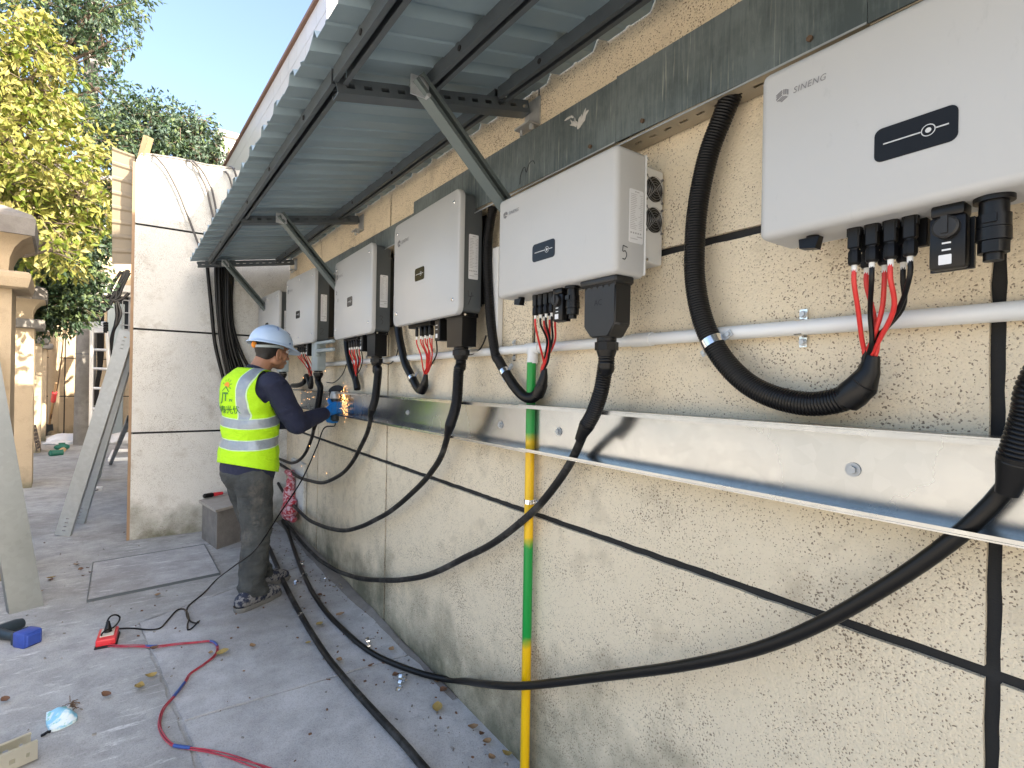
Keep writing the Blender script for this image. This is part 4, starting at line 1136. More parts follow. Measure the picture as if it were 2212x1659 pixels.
# jumper
def torso(mb, g=0.0, lower=True):
    ell(mb, (0,-.005,1.30), (.178+g,.122+g,.185+g)); ell(mb, (0,-.035,1.36), (.150+g,.085+g,.10+g)); ell(mb, (0,.02,1.12), (.170+g,.140+g,.20+g)); ell(mb, (0,.015,.95), (.178+g,.147+g,.20+g)); ell(mb, (0,.012,.86), (.182+g,.150+g,.20+g))
    capsule(mb, (.08,.025,1.405), (.17,.045,1.390), .058+g, .060+g); capsule(mb, (-.08,.045,1.405), (-.165,.095,1.385), .058+g, .060+g); ell(mb, (0,.02,1.43), (.085+g,.070+g,.045+g))
mb = MB(); torso(mb)
capsule(mb, SH_R, EL_R, .080, .068); capsule(mb, EL_R, Vector(WR_R).lerp(Vector(EL_R), .10), .064, .046)
capsule(mb, SH_L, EL_L, .070, .060); capsule(mb, EL_L, Vector(WR_L).lerp(Vector(EL_L), .10), .058, .040)
capsule(mb, (0,.03,1.42), (0,.07,1.475), .078, .070)
jm = fuse(mb, .0105, 5, .5, folds(.009, 10, 2))
jm = cut(jm, [(ml(0,0,.775), Vector((0,0,-1))-MF*.06), (ml(0,.06,1.487), (Vector((0,0,1))+MF*.45).normalized())])
put('jumper', jm, MATS['navy'], person)
# trousers
mb = MB(); ell(mb, (0,.0,.88), (.160,.128,.12)); ell(mb, (0,-.015,.82), (.158,.128,.10))
for s, hp, kn, an, rk, ra in ((1, (.080,-.005,.80), (.095,.02,.48), (.085,-.015,.115), .086, .070), (-1, (-.080,.02,.80), (-.115,.13,.48), (-.155,.19,.115), .086, .070)):
    capsule(mb, hp, kn, .112, rk); capsule(mb, kn, an, rk, ra); capsule(mb, Vector(an)+Vector((0,.01,.02)), Vector(an)+Vector((0,.035,-.02)), ra*1.02, ra*.96)
tm = fuse(mb, .0105, 4, .5, folds(.014, 13, 5, lambda p: .55+max(0, .5-p.z)*1.2))
tm = cut(tm, [(ml(0,0,.072), Vector((0,0,-1)))])
trousers = put('trousers', tm, MATS['work_trousers'], person)
# rear pocket flap of the trousers
# shoes
for s, an, yw in ((1, (.085,-.015), -.12), (-1, (-.155,.19), .12)):
    c, sn = math.cos(yw), math.sin(yw)
    def P(r, f, z): return (an[0]+c*r+sn*f, an[1]-sn*r+c*f, z)
    mb = MB(); capsule(mb, P(0,-.055,.058), P(0,.12,.050), .047, .050); capsule(mb, P(0,.12,.047), P(0,.185,.040), .050, .038); capsule(mb, P(0,-.03,.07), P(0,-.02,.11), .044, .046)
    me = fuse(mb, .007, 4, .5, folds(.003, 30, 9)); me = cut(me, [(ml(0,0,.020), Vector((0,0,-1)))])
    sh = put('shoe', me, MATS['shoe_cloth'], person)
    mb = MB(); capsule(mb, P(0,-.058,.02), P(0,.12,.02), .050, .054); capsule(mb, P(0,.12,.02), P(0,.190,.02), .054, .040)
    me = fuse(mb, .006, 2); me = cut(me, [(ml(0,0,.030), Vector((0,0,1))), (ml(0,0,.001), Vector((0,0,-1)))]); put('sole', me, MATS['shoe_sole'], sh)
# vest
mb = MB(); torso(mb, .016)
def arm_open(p): return p
vm = fuse(mb, .011, 6, .5, folds(.007, 8, 4))
hemn = (Vector((0,0,-1))+MF*.05-MR*.04).normalized()
vm = cut(vm, [(ml(0,-.12,.895), (Vector((0,0,-1))-MF*.28).normalized()), (ml(.0,.03,1.478), Vector((0,0,1))+MF*.10),
              (ml(.174,.0,1.34), (MR+Vector((0,0,.26))).normalized()), (ml(-.178,.03,1.34), (-MR+Vector((0,0,.26))).normalized())])
for v in vm.vertices: pass
vest = put('safety_vest', vm, MATS['hivis'], person)
so = vest.modifiers.new('thick', 'SOLIDIFY'); so.thickness = .004; so.offset = 1
def band(name, planes, d=.0065, mat='reflective'):
    me = vm.copy(); me = cut(me, planes); shell_offset(me, d)
    return put(name, me, MATS[mat], vest)
U = Vector((0,0,1)); tiltn = (U-MF*.12+MR*.10).normalized()
def hb(z, hh): return [(ml(0,0,z+hh), tiltn), (ml(0,0,z-hh), -tiltn)]
band('reflective_band', hb(1.035, .026)); band('band_trim', hb(1.035, .031), .0055, 'hivis_trim')
band('reflective_band', hb(1.165, .026)); band('band_trim', hb(1.165, .031), .0055, 'hivis_trim')
for s in (1, -1):
    nr = (MR*1.0).normalized()
    lo_, hi_ = (.090, .142) if s > 0 else (-.142, -.090)
    band('shoulder_band', [(ml(hi_,0,1.3), nr), (ml(lo_,0,1.3), -nr), (ml(0,0,1.192), -tiltn)])
    band('band_trim', [(ml(hi_+.006,0,1.3), nr), (ml(lo_-.006,0,1.3), -nr), (ml(0,0,1.192), -tiltn)], .0055, 'hivis_trim')
# printing on the back of the vest
bvh = BVHTree.FromPolygons([v.co.copy() for v in vm.vertices], [tuple(p.vertices) for p in vm.polygons])
def on_back(r, z):
    h = bvh.ray_cast(ml(r, -.6, z), MF, 1.5)
    return (h[0]-MF*.0075) if h[0] else None
def print_back(name, verts, faces, mat):
    P = [on_back(*p) for p in verts]; keep = [f for f in faces if all(P[i] is not None for i in f)]
    mb = MB(); mb.add([p if p is not None else ml(0,0,1.2) for p in P], keep); return mb.build(name, mat, vest, True, smooth=0, fix=False)
def txt_back(s, size, r0, z0, name, sh=.12, bold=.03):
    v, f = text_geo(s, size, sh, 1.05, 0, bold); return print_back(name, [(r0+p[0], z0+p[1]) for p in v], f, MATS['logo_green'])
txt_back('JT', .072, -.005, 1.305, 'vest_lettering'); txt_back('PV', .022, .052, 1.285, 'vest_lettering')
txt_back('\u91d1\u6cf0\u5149\u4f0f', .052, .005, 1.225, 'vest_lettering', 0, .012)
def rays():
    v = []; f = []; c = (.005, 1.372)
    n = 14
    for k in range(n+1): a = math.radians(-20+190*k/n); v += [(c[0]+.026*math.cos(a), c[1]+.026*math.sin(a))]
    v.append(c); f += [(k, k+1, n+1) for k in range(n)]
    return v, f
v, f = rays(); print_back('vest_emblem', v, f, MATS['logo_orange'])
v = []; f = []
for k in range(6):
    a = math.radians(-15+k*34); c = (.005, 1.372); d = (math.cos(a), math.sin(a)); q = (-d[1]*.002, d[0]*.002); b = len(v)
    v += [(c[0]+d[0]*.033+q[0], c[1]+d[1]*.033+q[1]), (c[0]+d[0]*.033-q[0], c[1]+d[1]*.033-q[1]), (c[0]+d[0]*.048-q[0], c[1]+d[1]*.048-q[1]), (c[0]+d[0]*.048+q[0], c[1]+d[1]*.048+q[1])]; f.append((b, b+1, b+2, b+3))
b = len(v); v += [(-.038,1.340), (.0,1.374), (.042,1.338), (.034,1.338), (.0,1.365), (-.030,1.340)]; f += [(b, b+1, b+4, b+5), (b+1, b+2, b+3, b+4)]
print_back('vest_emblem', v, f, MATS['logo_green'])

# grinder, held upright against the tray
GA, GB = Vector(ml(.185,.530,1.140)), Vector(ml(.165,.545,1.325))
gr = thing('angle_grinder', 'dark angle grinder in the blue-gloved hand throwing sparks at the tray', 'angle grinder', tuple(GA))
gd = (GB-GA).normalized()
mb = MB(); mb.tube([GA-gd*.01, GA, GA+gd*.09, GA+gd*.13, GA+gd*.15], [.020,.029,.026,.031,.031], 16); mb.build('motor_body', MATS['plastic_teal'], gr, True)
mb = MB(); tw = (ml(.0,1,0)-ml(0,0,0)); mb.tube([GA+gd*.15, GA+gd*.165, GA+gd*.20], [.031,.034,.026], 16); hd = GA+gd*.182
ax = (MF*.85-MR*.5).normalized(); mb.cyl(hd, hd+ax*.042, .018, 14); mb.build('gear_head', MATS['galvanised_dull'], gr, True)
dc = hd+ax*.046
mb = MB(); mb.cyl(dc, dc+ax*.003, .058, 32); mb.build('cutting_disc', MATS['black_grey'], gr, True)
mb = MB(); side = gd; q2 = ax.cross(gd); vs = []; fs = []
for k in range(17):
    a = math.radians(20+k*10); d = gd*math.sin(a)*-0+(-q2*math.cos(a)+gd*math.sin(a))*.066
    for off in (-.012, .012): vs.append(dc+d+ax*off)
    vs.append(dc+d*.3-ax*.012)
for k in range(16): a = k*3; fs += [(a, a+3, a+4, a+1), (a, a+2, a+5, a+3)]
mb.add(vs, fs); mb.build('disc_guard', MATS['black_satin'], gr, True)
# gloved right hand wrapped round the motor body: palm, four fingers, thumb
def glove(wr, gc, axis, palm_dir, out_dir, name, R=.031):
    """wr wrist; gc grip centre on the barrel axis; fingers curl round the barrel from palm_dir side"""
    mb = MB(); axis = axis.normalized(); p = palm_dir.normalized(); o = axis.cross(p).normalized()
    if o.dot(out_dir) < 0: o = -o
    pc = gc+p*(R+.016)
    capsule(mb, wr, wr.lerp(pc, .45), .030, .030)
    for k, t_ in enumerate((-.030, -.010, .010, .030)): capsule(mb, wr.lerp(pc, .45)+axis*t_*.5, pc+axis*t_+o*.016, .022, .016)
    lens = (.92, 1.0, .97, .80)
    for k, t_ in enumerate((.033, .011, -.011, -.032)):
        b = gc+axis*t_; L = lens[k]
        pts = []
        for ang in (10, 62, 112, 158): a = math.radians(ang*L); pts.append(b+(p*math.cos(a)+o*math.sin(a))*(R+.0105))
        for i in range(3): capsule(mb, pts[i], pts[i+1], .0125-.0009*i, .0118-.0009*i, 10)
    tb_ = pc-o*.012+axis*.024; b = gc+axis*.050
    tp = [tb_, b+(p*math.cos(-.8)+o*math.sin(-.8))*(R+.012), b+axis*.010+(p*math.cos(-1.7)+o*math.sin(-1.7))*(R+.011), b+axis*.004+(p*math.cos(-2.3)+o*math.sin(-2.3))*(R+.010)]
    for i in range(3): capsule(mb, tp[i], tp[i+1], .0155-.0016*i, .014-.0016*i, 10)
    me = fuse(mb, .0042, 3, .5, None, Matrix.Identity(4)); return put(name, me, MATS['glove_blue'], person)
glove(ml(*WR_R), GA+gd*.085, gd, (ml(*WR_R)-(GA+gd*.085)).normalized()-gd*((ml(*WR_R)-(GA+gd*.085)).normalized().dot(gd))+MR*.4, MR, 'glove')
glove(ml(*WR_L), GA+gd*.02-MR*.055, MR, (-MF-U*.3), U, 'glove', .020)
mb = MB(); hs_ = GA+gd*.02; mb.tube([hs_-MR*.02, hs_-MR*.06, hs_-MR*.12], [.016,.018,.016], 12); mb.build('rear_handle', MATS['black_plastic'], gr, True)
# sparks: hot flakes spraying off the cut
sp = NT('spark').base((1,.5,.2)).emit((1, .50, .18), 2.2).mat
mb = MB(); r = random.Random(11); s0 = dc+q2*.05-gd*.02
def flake(p, d, L, th): mb.tube([p, p+d*L*.5, p+d*L], [th*.3, th, th*.2], 4)
for k in range(150):
    a = r.random()**1.6; d = Vector((r.uniform(-.25, .1), -r.uniform(.15, 1.0), -r.uniform(.2, 1.3))).normalized()
    p = s0+d*a*.16+Vector((r.gauss(0, .012), r.gauss(0, .015), r.gauss(.03, .03)))
    p.x = min(p.x, W-.016)
    flake(p, d, r.uniform(.004, .012), r.uniform(.0006, .0013))
for k in range(16):
    p = Vector((r.uniform(1.0, 1.12), r.uniform(3.95, 4.6), r.uniform(1.18, 1.34))); d = Vector((r.uniform(-1, 1), r.uniform(-1, 1), r.uniform(-1, .2))).normalized(); flake(p, d, r.uniform(.006, .010), r.uniform(.0010, .0018))
for px_, py_ in ((651,1006),(668,962),(655,815),(705,1021),(678,985),(561,748),(690,905),(702,800)):
    p = PX(px_, py_, 1.0); flake(p, Vector((.2,-.3,-.9)), .010, .0018)
tag(mb.build('sparks', sp, smooth=0, fix=False), 'orange grinding sparks spraying down beside the blue glove', 'sparks', kind='stuff')
# supply cord of the grinder
cp = [GA+gd*.0, GA-gd*.04, PX(700, 925, 1.02), PX(684, 966, .97), PX(651, 1038, .86), PX(604, 1110, .70), PY(554, 1185, 3.36), PY(508, 1221, 3.55), PG(470, 1250, .03), PG(440, 1281, .006), PG(412, 1304, .006), PG(403, 1317, .006), PG(404, 1332, .006), PG(413, 1343, .012), PG(428, 1346, .02), PG(430, 1340, .03), PG(420, 1352, .012), PG(407, 1361, .006), PG(405, 1350, .006), PG(408, 1337, .018), PG(404, 1322, .016), PG(394, 1315, .006), PG(380, 1320, .006), PG(362, 1340, .006), PG(345, 1357, .006), PG(318, 1360, .006), PG(285, 1357, .006), PG(250, 1359, .006), PG(238, 1367, .01), PG(222, 1373, .035), PG(219, 1370, .06), PG(228, 1362, .07), PG(244, 1356, .06), PG(256, 1343, .05), PG(259, 1333, .07), PG(250, 1328, .09), PG(238, 1332, .10), PG(231, 1344, .085), PG(229, 1358, .068)]
ck = thing('extension_cord', 'thin knotted black cord from the red socket box up to the grinder', 'cord', tuple(PG(405, 1340)))
mb = MB(); mb.tube(spline(cp, .015), .0045, 8); mb.build('cord', MATS['black_cable'], ck, True, smooth=60)
# ------------------------------------------------------------------ things on the ground
pit = [PG(187,1302,.0), PG(200,1219,.0), PG(442,1179,.0), PG(476,1242,.0)]
pc = sum(pit, Vector())/4
pt = thing('manhole_cover', 'large square concrete pit cover in a thin steel edge frame set in the ground', 'manhole cover', (pc.x, pc.y, 0))
inn = [p.lerp(pc, .016) for p in pit]
mb = MB(); mb.prism([(p.x, p.y) for p in inn], -.01, .021, lambda u, v, d: (u, v, d)); mb.build('cover_slab', MATS['plate'], pt, True, smooth=0)
mb = MB()
for i in range(4):
    a, b, c, d = pit[i], pit[(i+1) % 4], inn[(i+1) % 4], inn[i]
    mb.prism([(a.x, a.y), (b.x, b.y), (c.x, c.y), (d.x, d.y)], -.01, .024, lambda u, v, d_: (u, v, d_))
mb.build('edge_frame', MATS['strut'], pt, True, smooth=0)

bx = thing('cement_box', 'small dark cement box with an overhanging flat lid beside the end wall', 'box', (.56, 5.25, 0))
B0, B1, B2 = PG(436,1163), PG(468,1187), PG(540,1162)
u = (B1-B0); v_ = (B2-B1); B3 = B0+v_
hh = .325
mb = MB(); mb.prism([(p.x, p.y) for p in (B0, B1, B2, B3)], 0, hh, lambda a, b, d: (a, b, d)); mb.build('box_body', MATS['box_cement'], bx, True, smooth=0)
c0 = (B0+B2)/2
mb = MB(); mb.prism([((p-c0)*1.16+c0).xy[:] for p in (B0, B1, B2, B3)], hh+.001, hh+.022, lambda a, b, d: (a, b, d)); mb.build('box_lid', plain('lid_cement', (.36,.33,.29), .9, 0, .2, 12, .4, 80), bx, True, smooth=0)
zl = hh+.022
A, Bp = PG(439,1072,zl+.02), PG(500,1062,zl+.02)
gs = thing('screwdriver', 'red and black handled tool lying on the lid of the cement box', 'tool', tuple(A)); d = (Bp-A)
mb = MB(); mb.tube([A, A+d*.04, A+d*.28, A+d*.34], [.012,.021,.022,.017], 12); mb.build('grip', MATS['black_plastic'], gs, True)
mb = MB(); mb.tube([A+d*.34, A+d*.36, A+d*.66, A+d*.68], [.017,.019,.015,.012], 12); mb.build('handle', MATS['plastic_red'], gs, True)
mb = MB(); mb.cyl(A+d*.68, A+d*1.05, .009, 12); mb.build('shaft', MATS['galvanised_dull'], gs, True)

# red bag hung on the valve niche behind the worker
t = NT('red_bag'); c = t.mix(t.ramp(t.noise(19, 4, .6, None, 1.5), (.46, 0.0), (.56, 1.0)), (.40,.02,.035), (.60,.42,.46)); t.base(c).rough(.28); t.bump(t.noise(34, 4, .6, None, 1), .7, .02)
bgp = PX(627, 1075, 1.09)
bg_ = thing('plastic_bag', 'crumpled red and white plastic bag tied to the wall behind the worker\'s legs', 'bag', tuple(PX(627,1118,1.09)))
mb = MB(); q = Vector(bgp)
ell(mb, q+Vector((0,0,-.10)), (.07,.10,.11)); ell(mb, q+Vector((0,.03,.02)), (.055,.07,.09)); ell(mb, q+Vector((0,-.01,.12)), (.035,.035,.08)); ell(mb, q+Vector((0,.0,.22)), (.04,.13,.028)); ell(mb, q+Vector((0,-.10,-.02)), (.03,.05,.03)); ell(mb, q+Vector((0,-.13,-.17)), (.03,.05,.03))
me = fuse(mb, .010, 2, .5, folds(.022, 14, 7), Matrix.Identity(4)); o = put('bag_film', me, MATS['red_bag'], bg_, 30)
mb = MB(); mb.rbox((W-.035, q.y-.30, q.z-.10), (W-.002, q.y+.18, q.z+.34), .006, 1); tag(mb.build('valve_niche', MATS['stucco_far'], smooth=30), 'plastered plate on the wall behind the red plastic bag', 'wall plate')

# red socket box with its plug and the red extension lead
sb = thing('socket_box', 'red socket box on a black base with a plug in it', 'socket box', tuple(PG(230,1385)))
c = PG(230, 1392); ax = (PG(244,1398)-PG(214,1404)).normalized(); ay = Vector((-ax.y, ax.x, 0))
SM = Matrix(((ax.x, ay.x, 0, c.x), (ax.y, ay.y, 0, c.y), (0, 0, 1, 0), (0, 0, 0, 1)))
mb = MB(); mb.rbox((-.048,-.045,0), (.048,.125,.016), .004, 1, SM); mb.build('base', MATS['black_plastic'], sb, True, smooth=30)
mb = MB(); mb.rbox((-.043,-.040,.0165), (.043,.120,.050), .006, 2, SM); mb.build('housing', MATS['plastic_red'], sb, True, smooth=30)
mb = MB(); mb.rbox((-.030,-.005,.0505), (.030,.100,.0545), .002, 1, SM); mb.build('socket_plate', plain('cream', (.62,.55,.45), .5), sb, True, smooth=30)
mb = MB(); mb.tube([SM @ Vector((0,.05,.055)), SM @ Vector((0,.05,.068)), SM @ Vector((.0,.058,.085)), SM @ Vector((.0,.068,.105))], [.019,.017,.012,.006], 12); mb.build('plug', MATS['black_plastic'], sb, True)
rp = [(236,1395),(262,1397),(300,1397),(340,1397),(380,1393),(420,1389),(452,1386),(466,1392),(470,1403),(463,1418),(440,1436),(412,1456),(400,1474),(385,1494),(372,1510),(355,1530),(346,1550),(344,1567),(350,1585),(362,1603),(378,1613),(412,1618),(450,1624),(500,1637),(560,1657),(640,1690)]
rc = thing('red_extension_lead', 'red triple-strand lead with blue tape snaking from the socket box across the concrete', 'cord', tuple(PG(345,1567)))
base = spline([PG(a, b, .006) for a, b in rp], .012); n = len(base)
for s_ in range(3):
    P = []
    for i, p in enumerate(base):
        tt = (base[min(i+1, n-1)]-base[max(i-1, 0)]).normalized(); nn = Vector((-tt.y, tt.x, 0)); ph = i*.10+s_*2.1
        spread = .0045+.006*max(0, math.sin(i*.045+1))**2
        P.append(p+nn*spread*math.sin(ph)+Vector((0,0,.003+.003*math.cos(ph))))
    mb = MB(); mb.tube(P, .0026, 6); mb.build('strand', MATS['red_cord'], rc, True, smooth=60)
def nearest(x, y): q = PG(x, y, .006); return min(range(n), key=lambda i: (base[i]-q).length)
for a, b in (((316,1397),(339,1397)), ((453,1387),(468,1398)), ((398,1476),(373,1508)), ((376,1611),(411,1618))):
    i, j = sorted((nearest(*a), nearest(*b))); j = max(j, i+2)
    mb = MB(); mb.tube([p+Vector((0,0,.004)) for p in base[i:j+1]], .0068, 10); mb.build('tape', MATS['blue_tape'], rc, True, smooth=60)

# cordless drill at the left edge
dr = thing('cordless_drill', 'blue and black cordless drill lying on its side at the left edge of the photo', 'drill', tuple(PG(45,1385)))
A, Bq = PG(58, 1372, .045), PG(-40, 1358, .035)
d = (Bq-A).normalized(); side = Vector((-d.y, d.x, 0)); DM = Matrix(((d.x, side.x, 0, A.x), (d.y, side.y, 0, A.y), (0, 0, 1, .0), (0, 0, 0, 1)))
mb = MB(); mb.rbox((-.055,-.040,.004), (.030,.050,.085), .012, 2, DM); mb.rbox((-.062,-.030,.012), (-.050,.040,.072), .006, 1, DM); mb.build('battery', MATS['plastic_blue'], dr, True, smooth=30)
mb = MB(); mb.rbox((.031,-.036,.010), (.048,.046,.080), .006, 1, DM); mb.build('battery_foot', MATS['plastic_teal'], dr, True, smooth=30)
mb = MB(); mb.tube([DM @ Vector(p) for p in ((.048,.005,.042), (.09,.008,.040), (.14,.006,.038), (.20,.0,.036))], [.026,.022,.023,.028], 14); mb.build('handle', MATS['plastic_teal'], dr, True)
mb = MB(); mb.tube([DM @ Vector(p) for p in ((.22,-.12,.036), (.22,-.09,.036), (.22,.06,.036), (.22,.085,.036), (.22,.14,.036))], [.026,.034,.036,.028,.018], 16); mb.build('motor_housing', MATS['plastic_teal'], dr, True)
mb = MB(); mb.rbox((.115,-.030,.028), (.135,-.012,.046), .004, 1, DM); mb.build('trigger', MATS['black_plastic'], dr, True, smooth=30)

# crumpled face mask / wrapper
t = NT('mask_blue'); c = t.mix(t.ramp(t.noise(17, 4, .6, None, 1), (.45, 0.0), (.56, 1.0)), (.22,.50,.66), (.62,.72,.74)); c = t.mix(t.ramp(t.noise(25, 3), (.62, 0.0), (.66, .7)), c, (.10,.42,.28)); t.base(c).rough(.45)
mk = thing('plastic_wrapper', 'crumpled light blue and white plastic wrapper on the concrete', 'litter', tuple(PG(132,1560)))
q = [R4(400,1210), R4(430,1200), R4(590,1150), R4(625,1170), R4(620,1210), R4(665,1215), R4(645,1270), R4(460,1350), R4(400,1300)]
cols = 12; P = [PG(*a) for a in q]; cc = sum(P, Vector())/len(P); vs = []; fs = []
rings = 6; outl = spline(P+[P[0]], .012); m_ = len(outl)
for k in range(rings+1):
    for p in outl:
        w_ = cc.lerp(p, k/rings); h_ = .004+.040*(1-(k/rings)**2)*.9+.010*noise.noise(w_*28)+(.006 if k == rings else 0)
        vs.append((w_.x, w_.y, max(.012, h_+.010)))
for k in range(rings):
    for j in range(m_-1): a = k*m_+j; fs.append((a, a+1, a+m_+1, a+m_))
mb = MB(); mb.add(vs, fs)
for j in range(m_-1): a = rings*m_+j; b = len(mb.v); mb.add([outl[j]+Vector((0,0,.001)), outl[j+1]+Vector((0,0,.001)), vs[a+1], vs[a]], [(0,1,2,3)])
mb.build('wrapper_film', MATS['mask_blue'], mk, True, smooth=25, fix=False)
mb = MB(); a0 = PG(*R4(360,1380), .004); mb.tube(spline([PG(*R4(440,1345), .01), PG(*R4(405,1350), .012), PG(*R4(380,1370), .008), a0], .01), .006, 6); mb.build('strap', MATS['black_plastic'], mk, True)
mb = MB(); mb.tube(spline([PG(*R4(575,1155), .03), PG(*R4(600,1115), .02)], .02), .003, 6); mb.build('stick', MATS['paper_white'], mk, True)
mb = MB(); r = random.Random(6)
for k in range(26):
    c = PG(*R4(620+r.gauss(0, 14), 1130+r.gauss(0, 22)), .004); d = Vector((r.uniform(-1,1), r.uniform(-1,1), r.uniform(-.2,.6))).normalized()*.03; mb.tube([c, c+d*.5+Vector((0,0,.006)), c+d], .0016, 4)
tag(mb.build('dry_moss_tuft', MATS['rust_brown'], smooth=0), 'brown dry tuft of roots beside the blue wrapper', 'plant debris')

# angle steel offcut in the lower left corner: U channel with holes
oc = thing('steel_channel_offcut', 'short zinc-plated U channel offcut with slots in the bottom left corner', 'steel channel', tuple(PG(60,1640)))
plain('zinc_yellow', (.60,.58,.48), .38, .8, .15, 8)
f0, f1 = PG(*R4(325,1600)), PG(-70, 1712)
d = (f1-f0).normalized(); nrm = Vector((-d.y, d.x, 0)); nrm = nrm if nrm.y > 0 else -nrm
def fl(mb, s0, s1, n0, n1, z0, z1): mb.add([f0+d*s+nrm*n+Vector((0,0,z)) for z in (z0, z1) for s, n in ((s0,n0),(s1,n0),(s1,n1),(s0,n1))], [(0,3,2,1),(4,5,6,7),(0,1,5,4),(1,2,6,5),(2,3,7,6),(3,0,4,7)])
mb = MB(); Hc = .075; Wc = .085; T = .0032
fl(mb, 0, .5, 0, Wc, 0.009, 0.009+T)
def slotted_side(n0, n1):
    segs = [(.0,.030),(.052,.075),(.097,.5)]
    fl(mb, 0, .5, n0, n1, .012, .030); fl(mb, 0, .5, n0, n1, .046, Hc)
    for a, b in ((0,.022),(.032,.062),(.078,.112),(.128,.5)): fl(mb, a, b, n0, n1, .030, .046)
slotted_side(0, T); slotted_side(Wc-T, Wc)
fl(mb, 0, .5, T, .014, Hc-T, Hc); fl(mb, 0, .5, Wc-.014, Wc-T, Hc-T, Hc)
mb.build('channel_steel', MATS['zinc_yellow'], oc, True, smooth=0)

# scattered leaves and bits
def leafmesh(seed):
    r = random.Random(seed); L, Wd = r.uniform(.05, .075), r.uniform(.018, .028); vs = []; fs = []
    curl = r.uniform(.01, .03); tw = r.uniform(-.3, .3)
    for i in range(6):
        t_ = i/5; w_ = Wd*math.sin(math.pi*min(.98, t_*.92+.06))**.8; z = .006+curl*(t_-.5)**2*3
        for s, zz in ((-1, .008+.004*r.random()), (0, 0), (1, .008+.005*r.random())): vs.append((s*w_, (t_-.5)*L+tw*.02*t_*t_, z+zz*(w_/Wd)))
    for i in range(5):
        for k in (0, 1): a = i*3+k; fs.append((a, a+1, a+4, a+3))
    return vs, fs
for nm, c in (('leaf_tan', (.30,.19,.10)), ('leaf_brown', (.15,.075,.04)), ('leaf_ochre', (.36,.26,.08))): plain(nm, tuple(x*.8 for x in c), .75, 0, .35, 60)
lm = []
for k in range(6):
    v, f = leafmesh(k); me = bpy.data.meshes.new('fallen_leaf'); me.from_pydata(v, [], f); me.materials.append(MATS[('leaf_tan','leaf_brown','leaf_ochre')[k % 3]]); me.polygons.foreach_set('use_smooth', [True]*len(f)); lm.append(me)
near_wall = [(1040,1588),(1052,1605),(1062,1640),(1095,1632),(945,1475),(960,1495),(1022,1575),(945,1530)]
mid = [(735,1330),(690,1350),(845,1405),(665,1390),(732,1428),(800,1440),(855,1462),(690,1288)]
left_ = [(110,1255),(180,1245),(175,1232),(165,1222),(190,1228),(195,1238),(335,1403),(455,1412),(480,1412),(340,1288),(12,1516),(325,1463),(300,1488),(230,1505),(112,1250),(90,1278),(545,1398)]
def strew(pts, label, group, s0):
    r = random.Random(s0)
    for k, (x, y) in enumerate(pts):
        o = bpy.data.objects.new('fallen_leaf', lm[r.randrange(6)]); COL.objects.link(o); o.location = PG(x, y, .008)
        o.rotation_euler = (r.uniform(-.2,.2), r.uniform(-.2,.2), r.uniform(0, 6.28)); q = r.uniform(.42, .85); o.scale = (q, q, q)
        tag(o, label, 'leaf', group)
strew(near_wall, 'dry brown leaf at the foot of the wall near the yellow pipe end', 'dry leaves by the pipe foot', 1)
strew(mid, 'dry leaf scattered between the black cables and the wall', 'dry leaves between the cables', 2)
strew(left_, 'dry curled leaf on the open concrete around the pit cover and red lead', 'dry leaves on the open concrete', 3)
# shiny dropped clamps
cm = MB(); n_ = 14; vs = []; fs = []
for k in range(n_):
    a = math.pi*1.25*k/(n_-1)-.4
    for rr in (.018, .0195):
        for s in (-.008, .008): vs.append((rr*math.cos(a), s, .011+rr*math.sin(a)*.9+.004))
for k in range(n_-1): a = 4*k; b = a+4; fs += [(a+2,a+3,b+3,b+2), (a,b,b+1,a+1), (a,a+2,b+2,b), (a+1,b+1,b+3,a+3)]
cm.add(vs, fs); cm.box((.017,-.009,.0), (.040,.009,.002)); cm.box((-.034,-.009,.006), (-.014,.009,.008))
first = None; r = random.Random(9)
for x, y, in ((640,1262),(657,1248),(706,1256),(730,1270),(795,1390),(870,1468),(868,1480),(652,1222)):
    if first is None: first = cm.build('pipe_clamp', MATS['chrome'], smooth=30); o = first
    else: o = first.copy(); COL.objects.link(o)
    o.location = PG(x, y, .008); o.rotation_euler = (r.uniform(-.3,.3), r.uniform(-.2,.2), r.uniform(0, 6.28)); tag(o, 'small shiny pipe clamp dropped on the concrete near the wall', 'clamp', 'dropped pipe clamps')
gb = MB(); r = random.Random(4)
for k in range(420):
    if k < 240: y_ = r.uniform(1.3, 5.4); x_ = W-.03-abs(r.gauss(0, .18))
    else: x_ = r.uniform(-1.0, 1.0); y_ = r.uniform(1.6, 6)
    q = r.uniform(.0015, .006); a = r.random()*6
    M = Matrix.Translation((x_, y_, .007+q*.4)) @ Matrix.Rotation(a, 4, 'Z') @ Matrix.Rotation(a*2, 4, 'X'); gb.cm = r.randrange(2)
    gb.box((-q,-q*.7,-q*.5), (q*1.2,q*.7,q*.5), M)
tag(gb.build('grit', [MATS['rough_concrete'], MATS['leaf_brown']], smooth=0), kind='stuff')

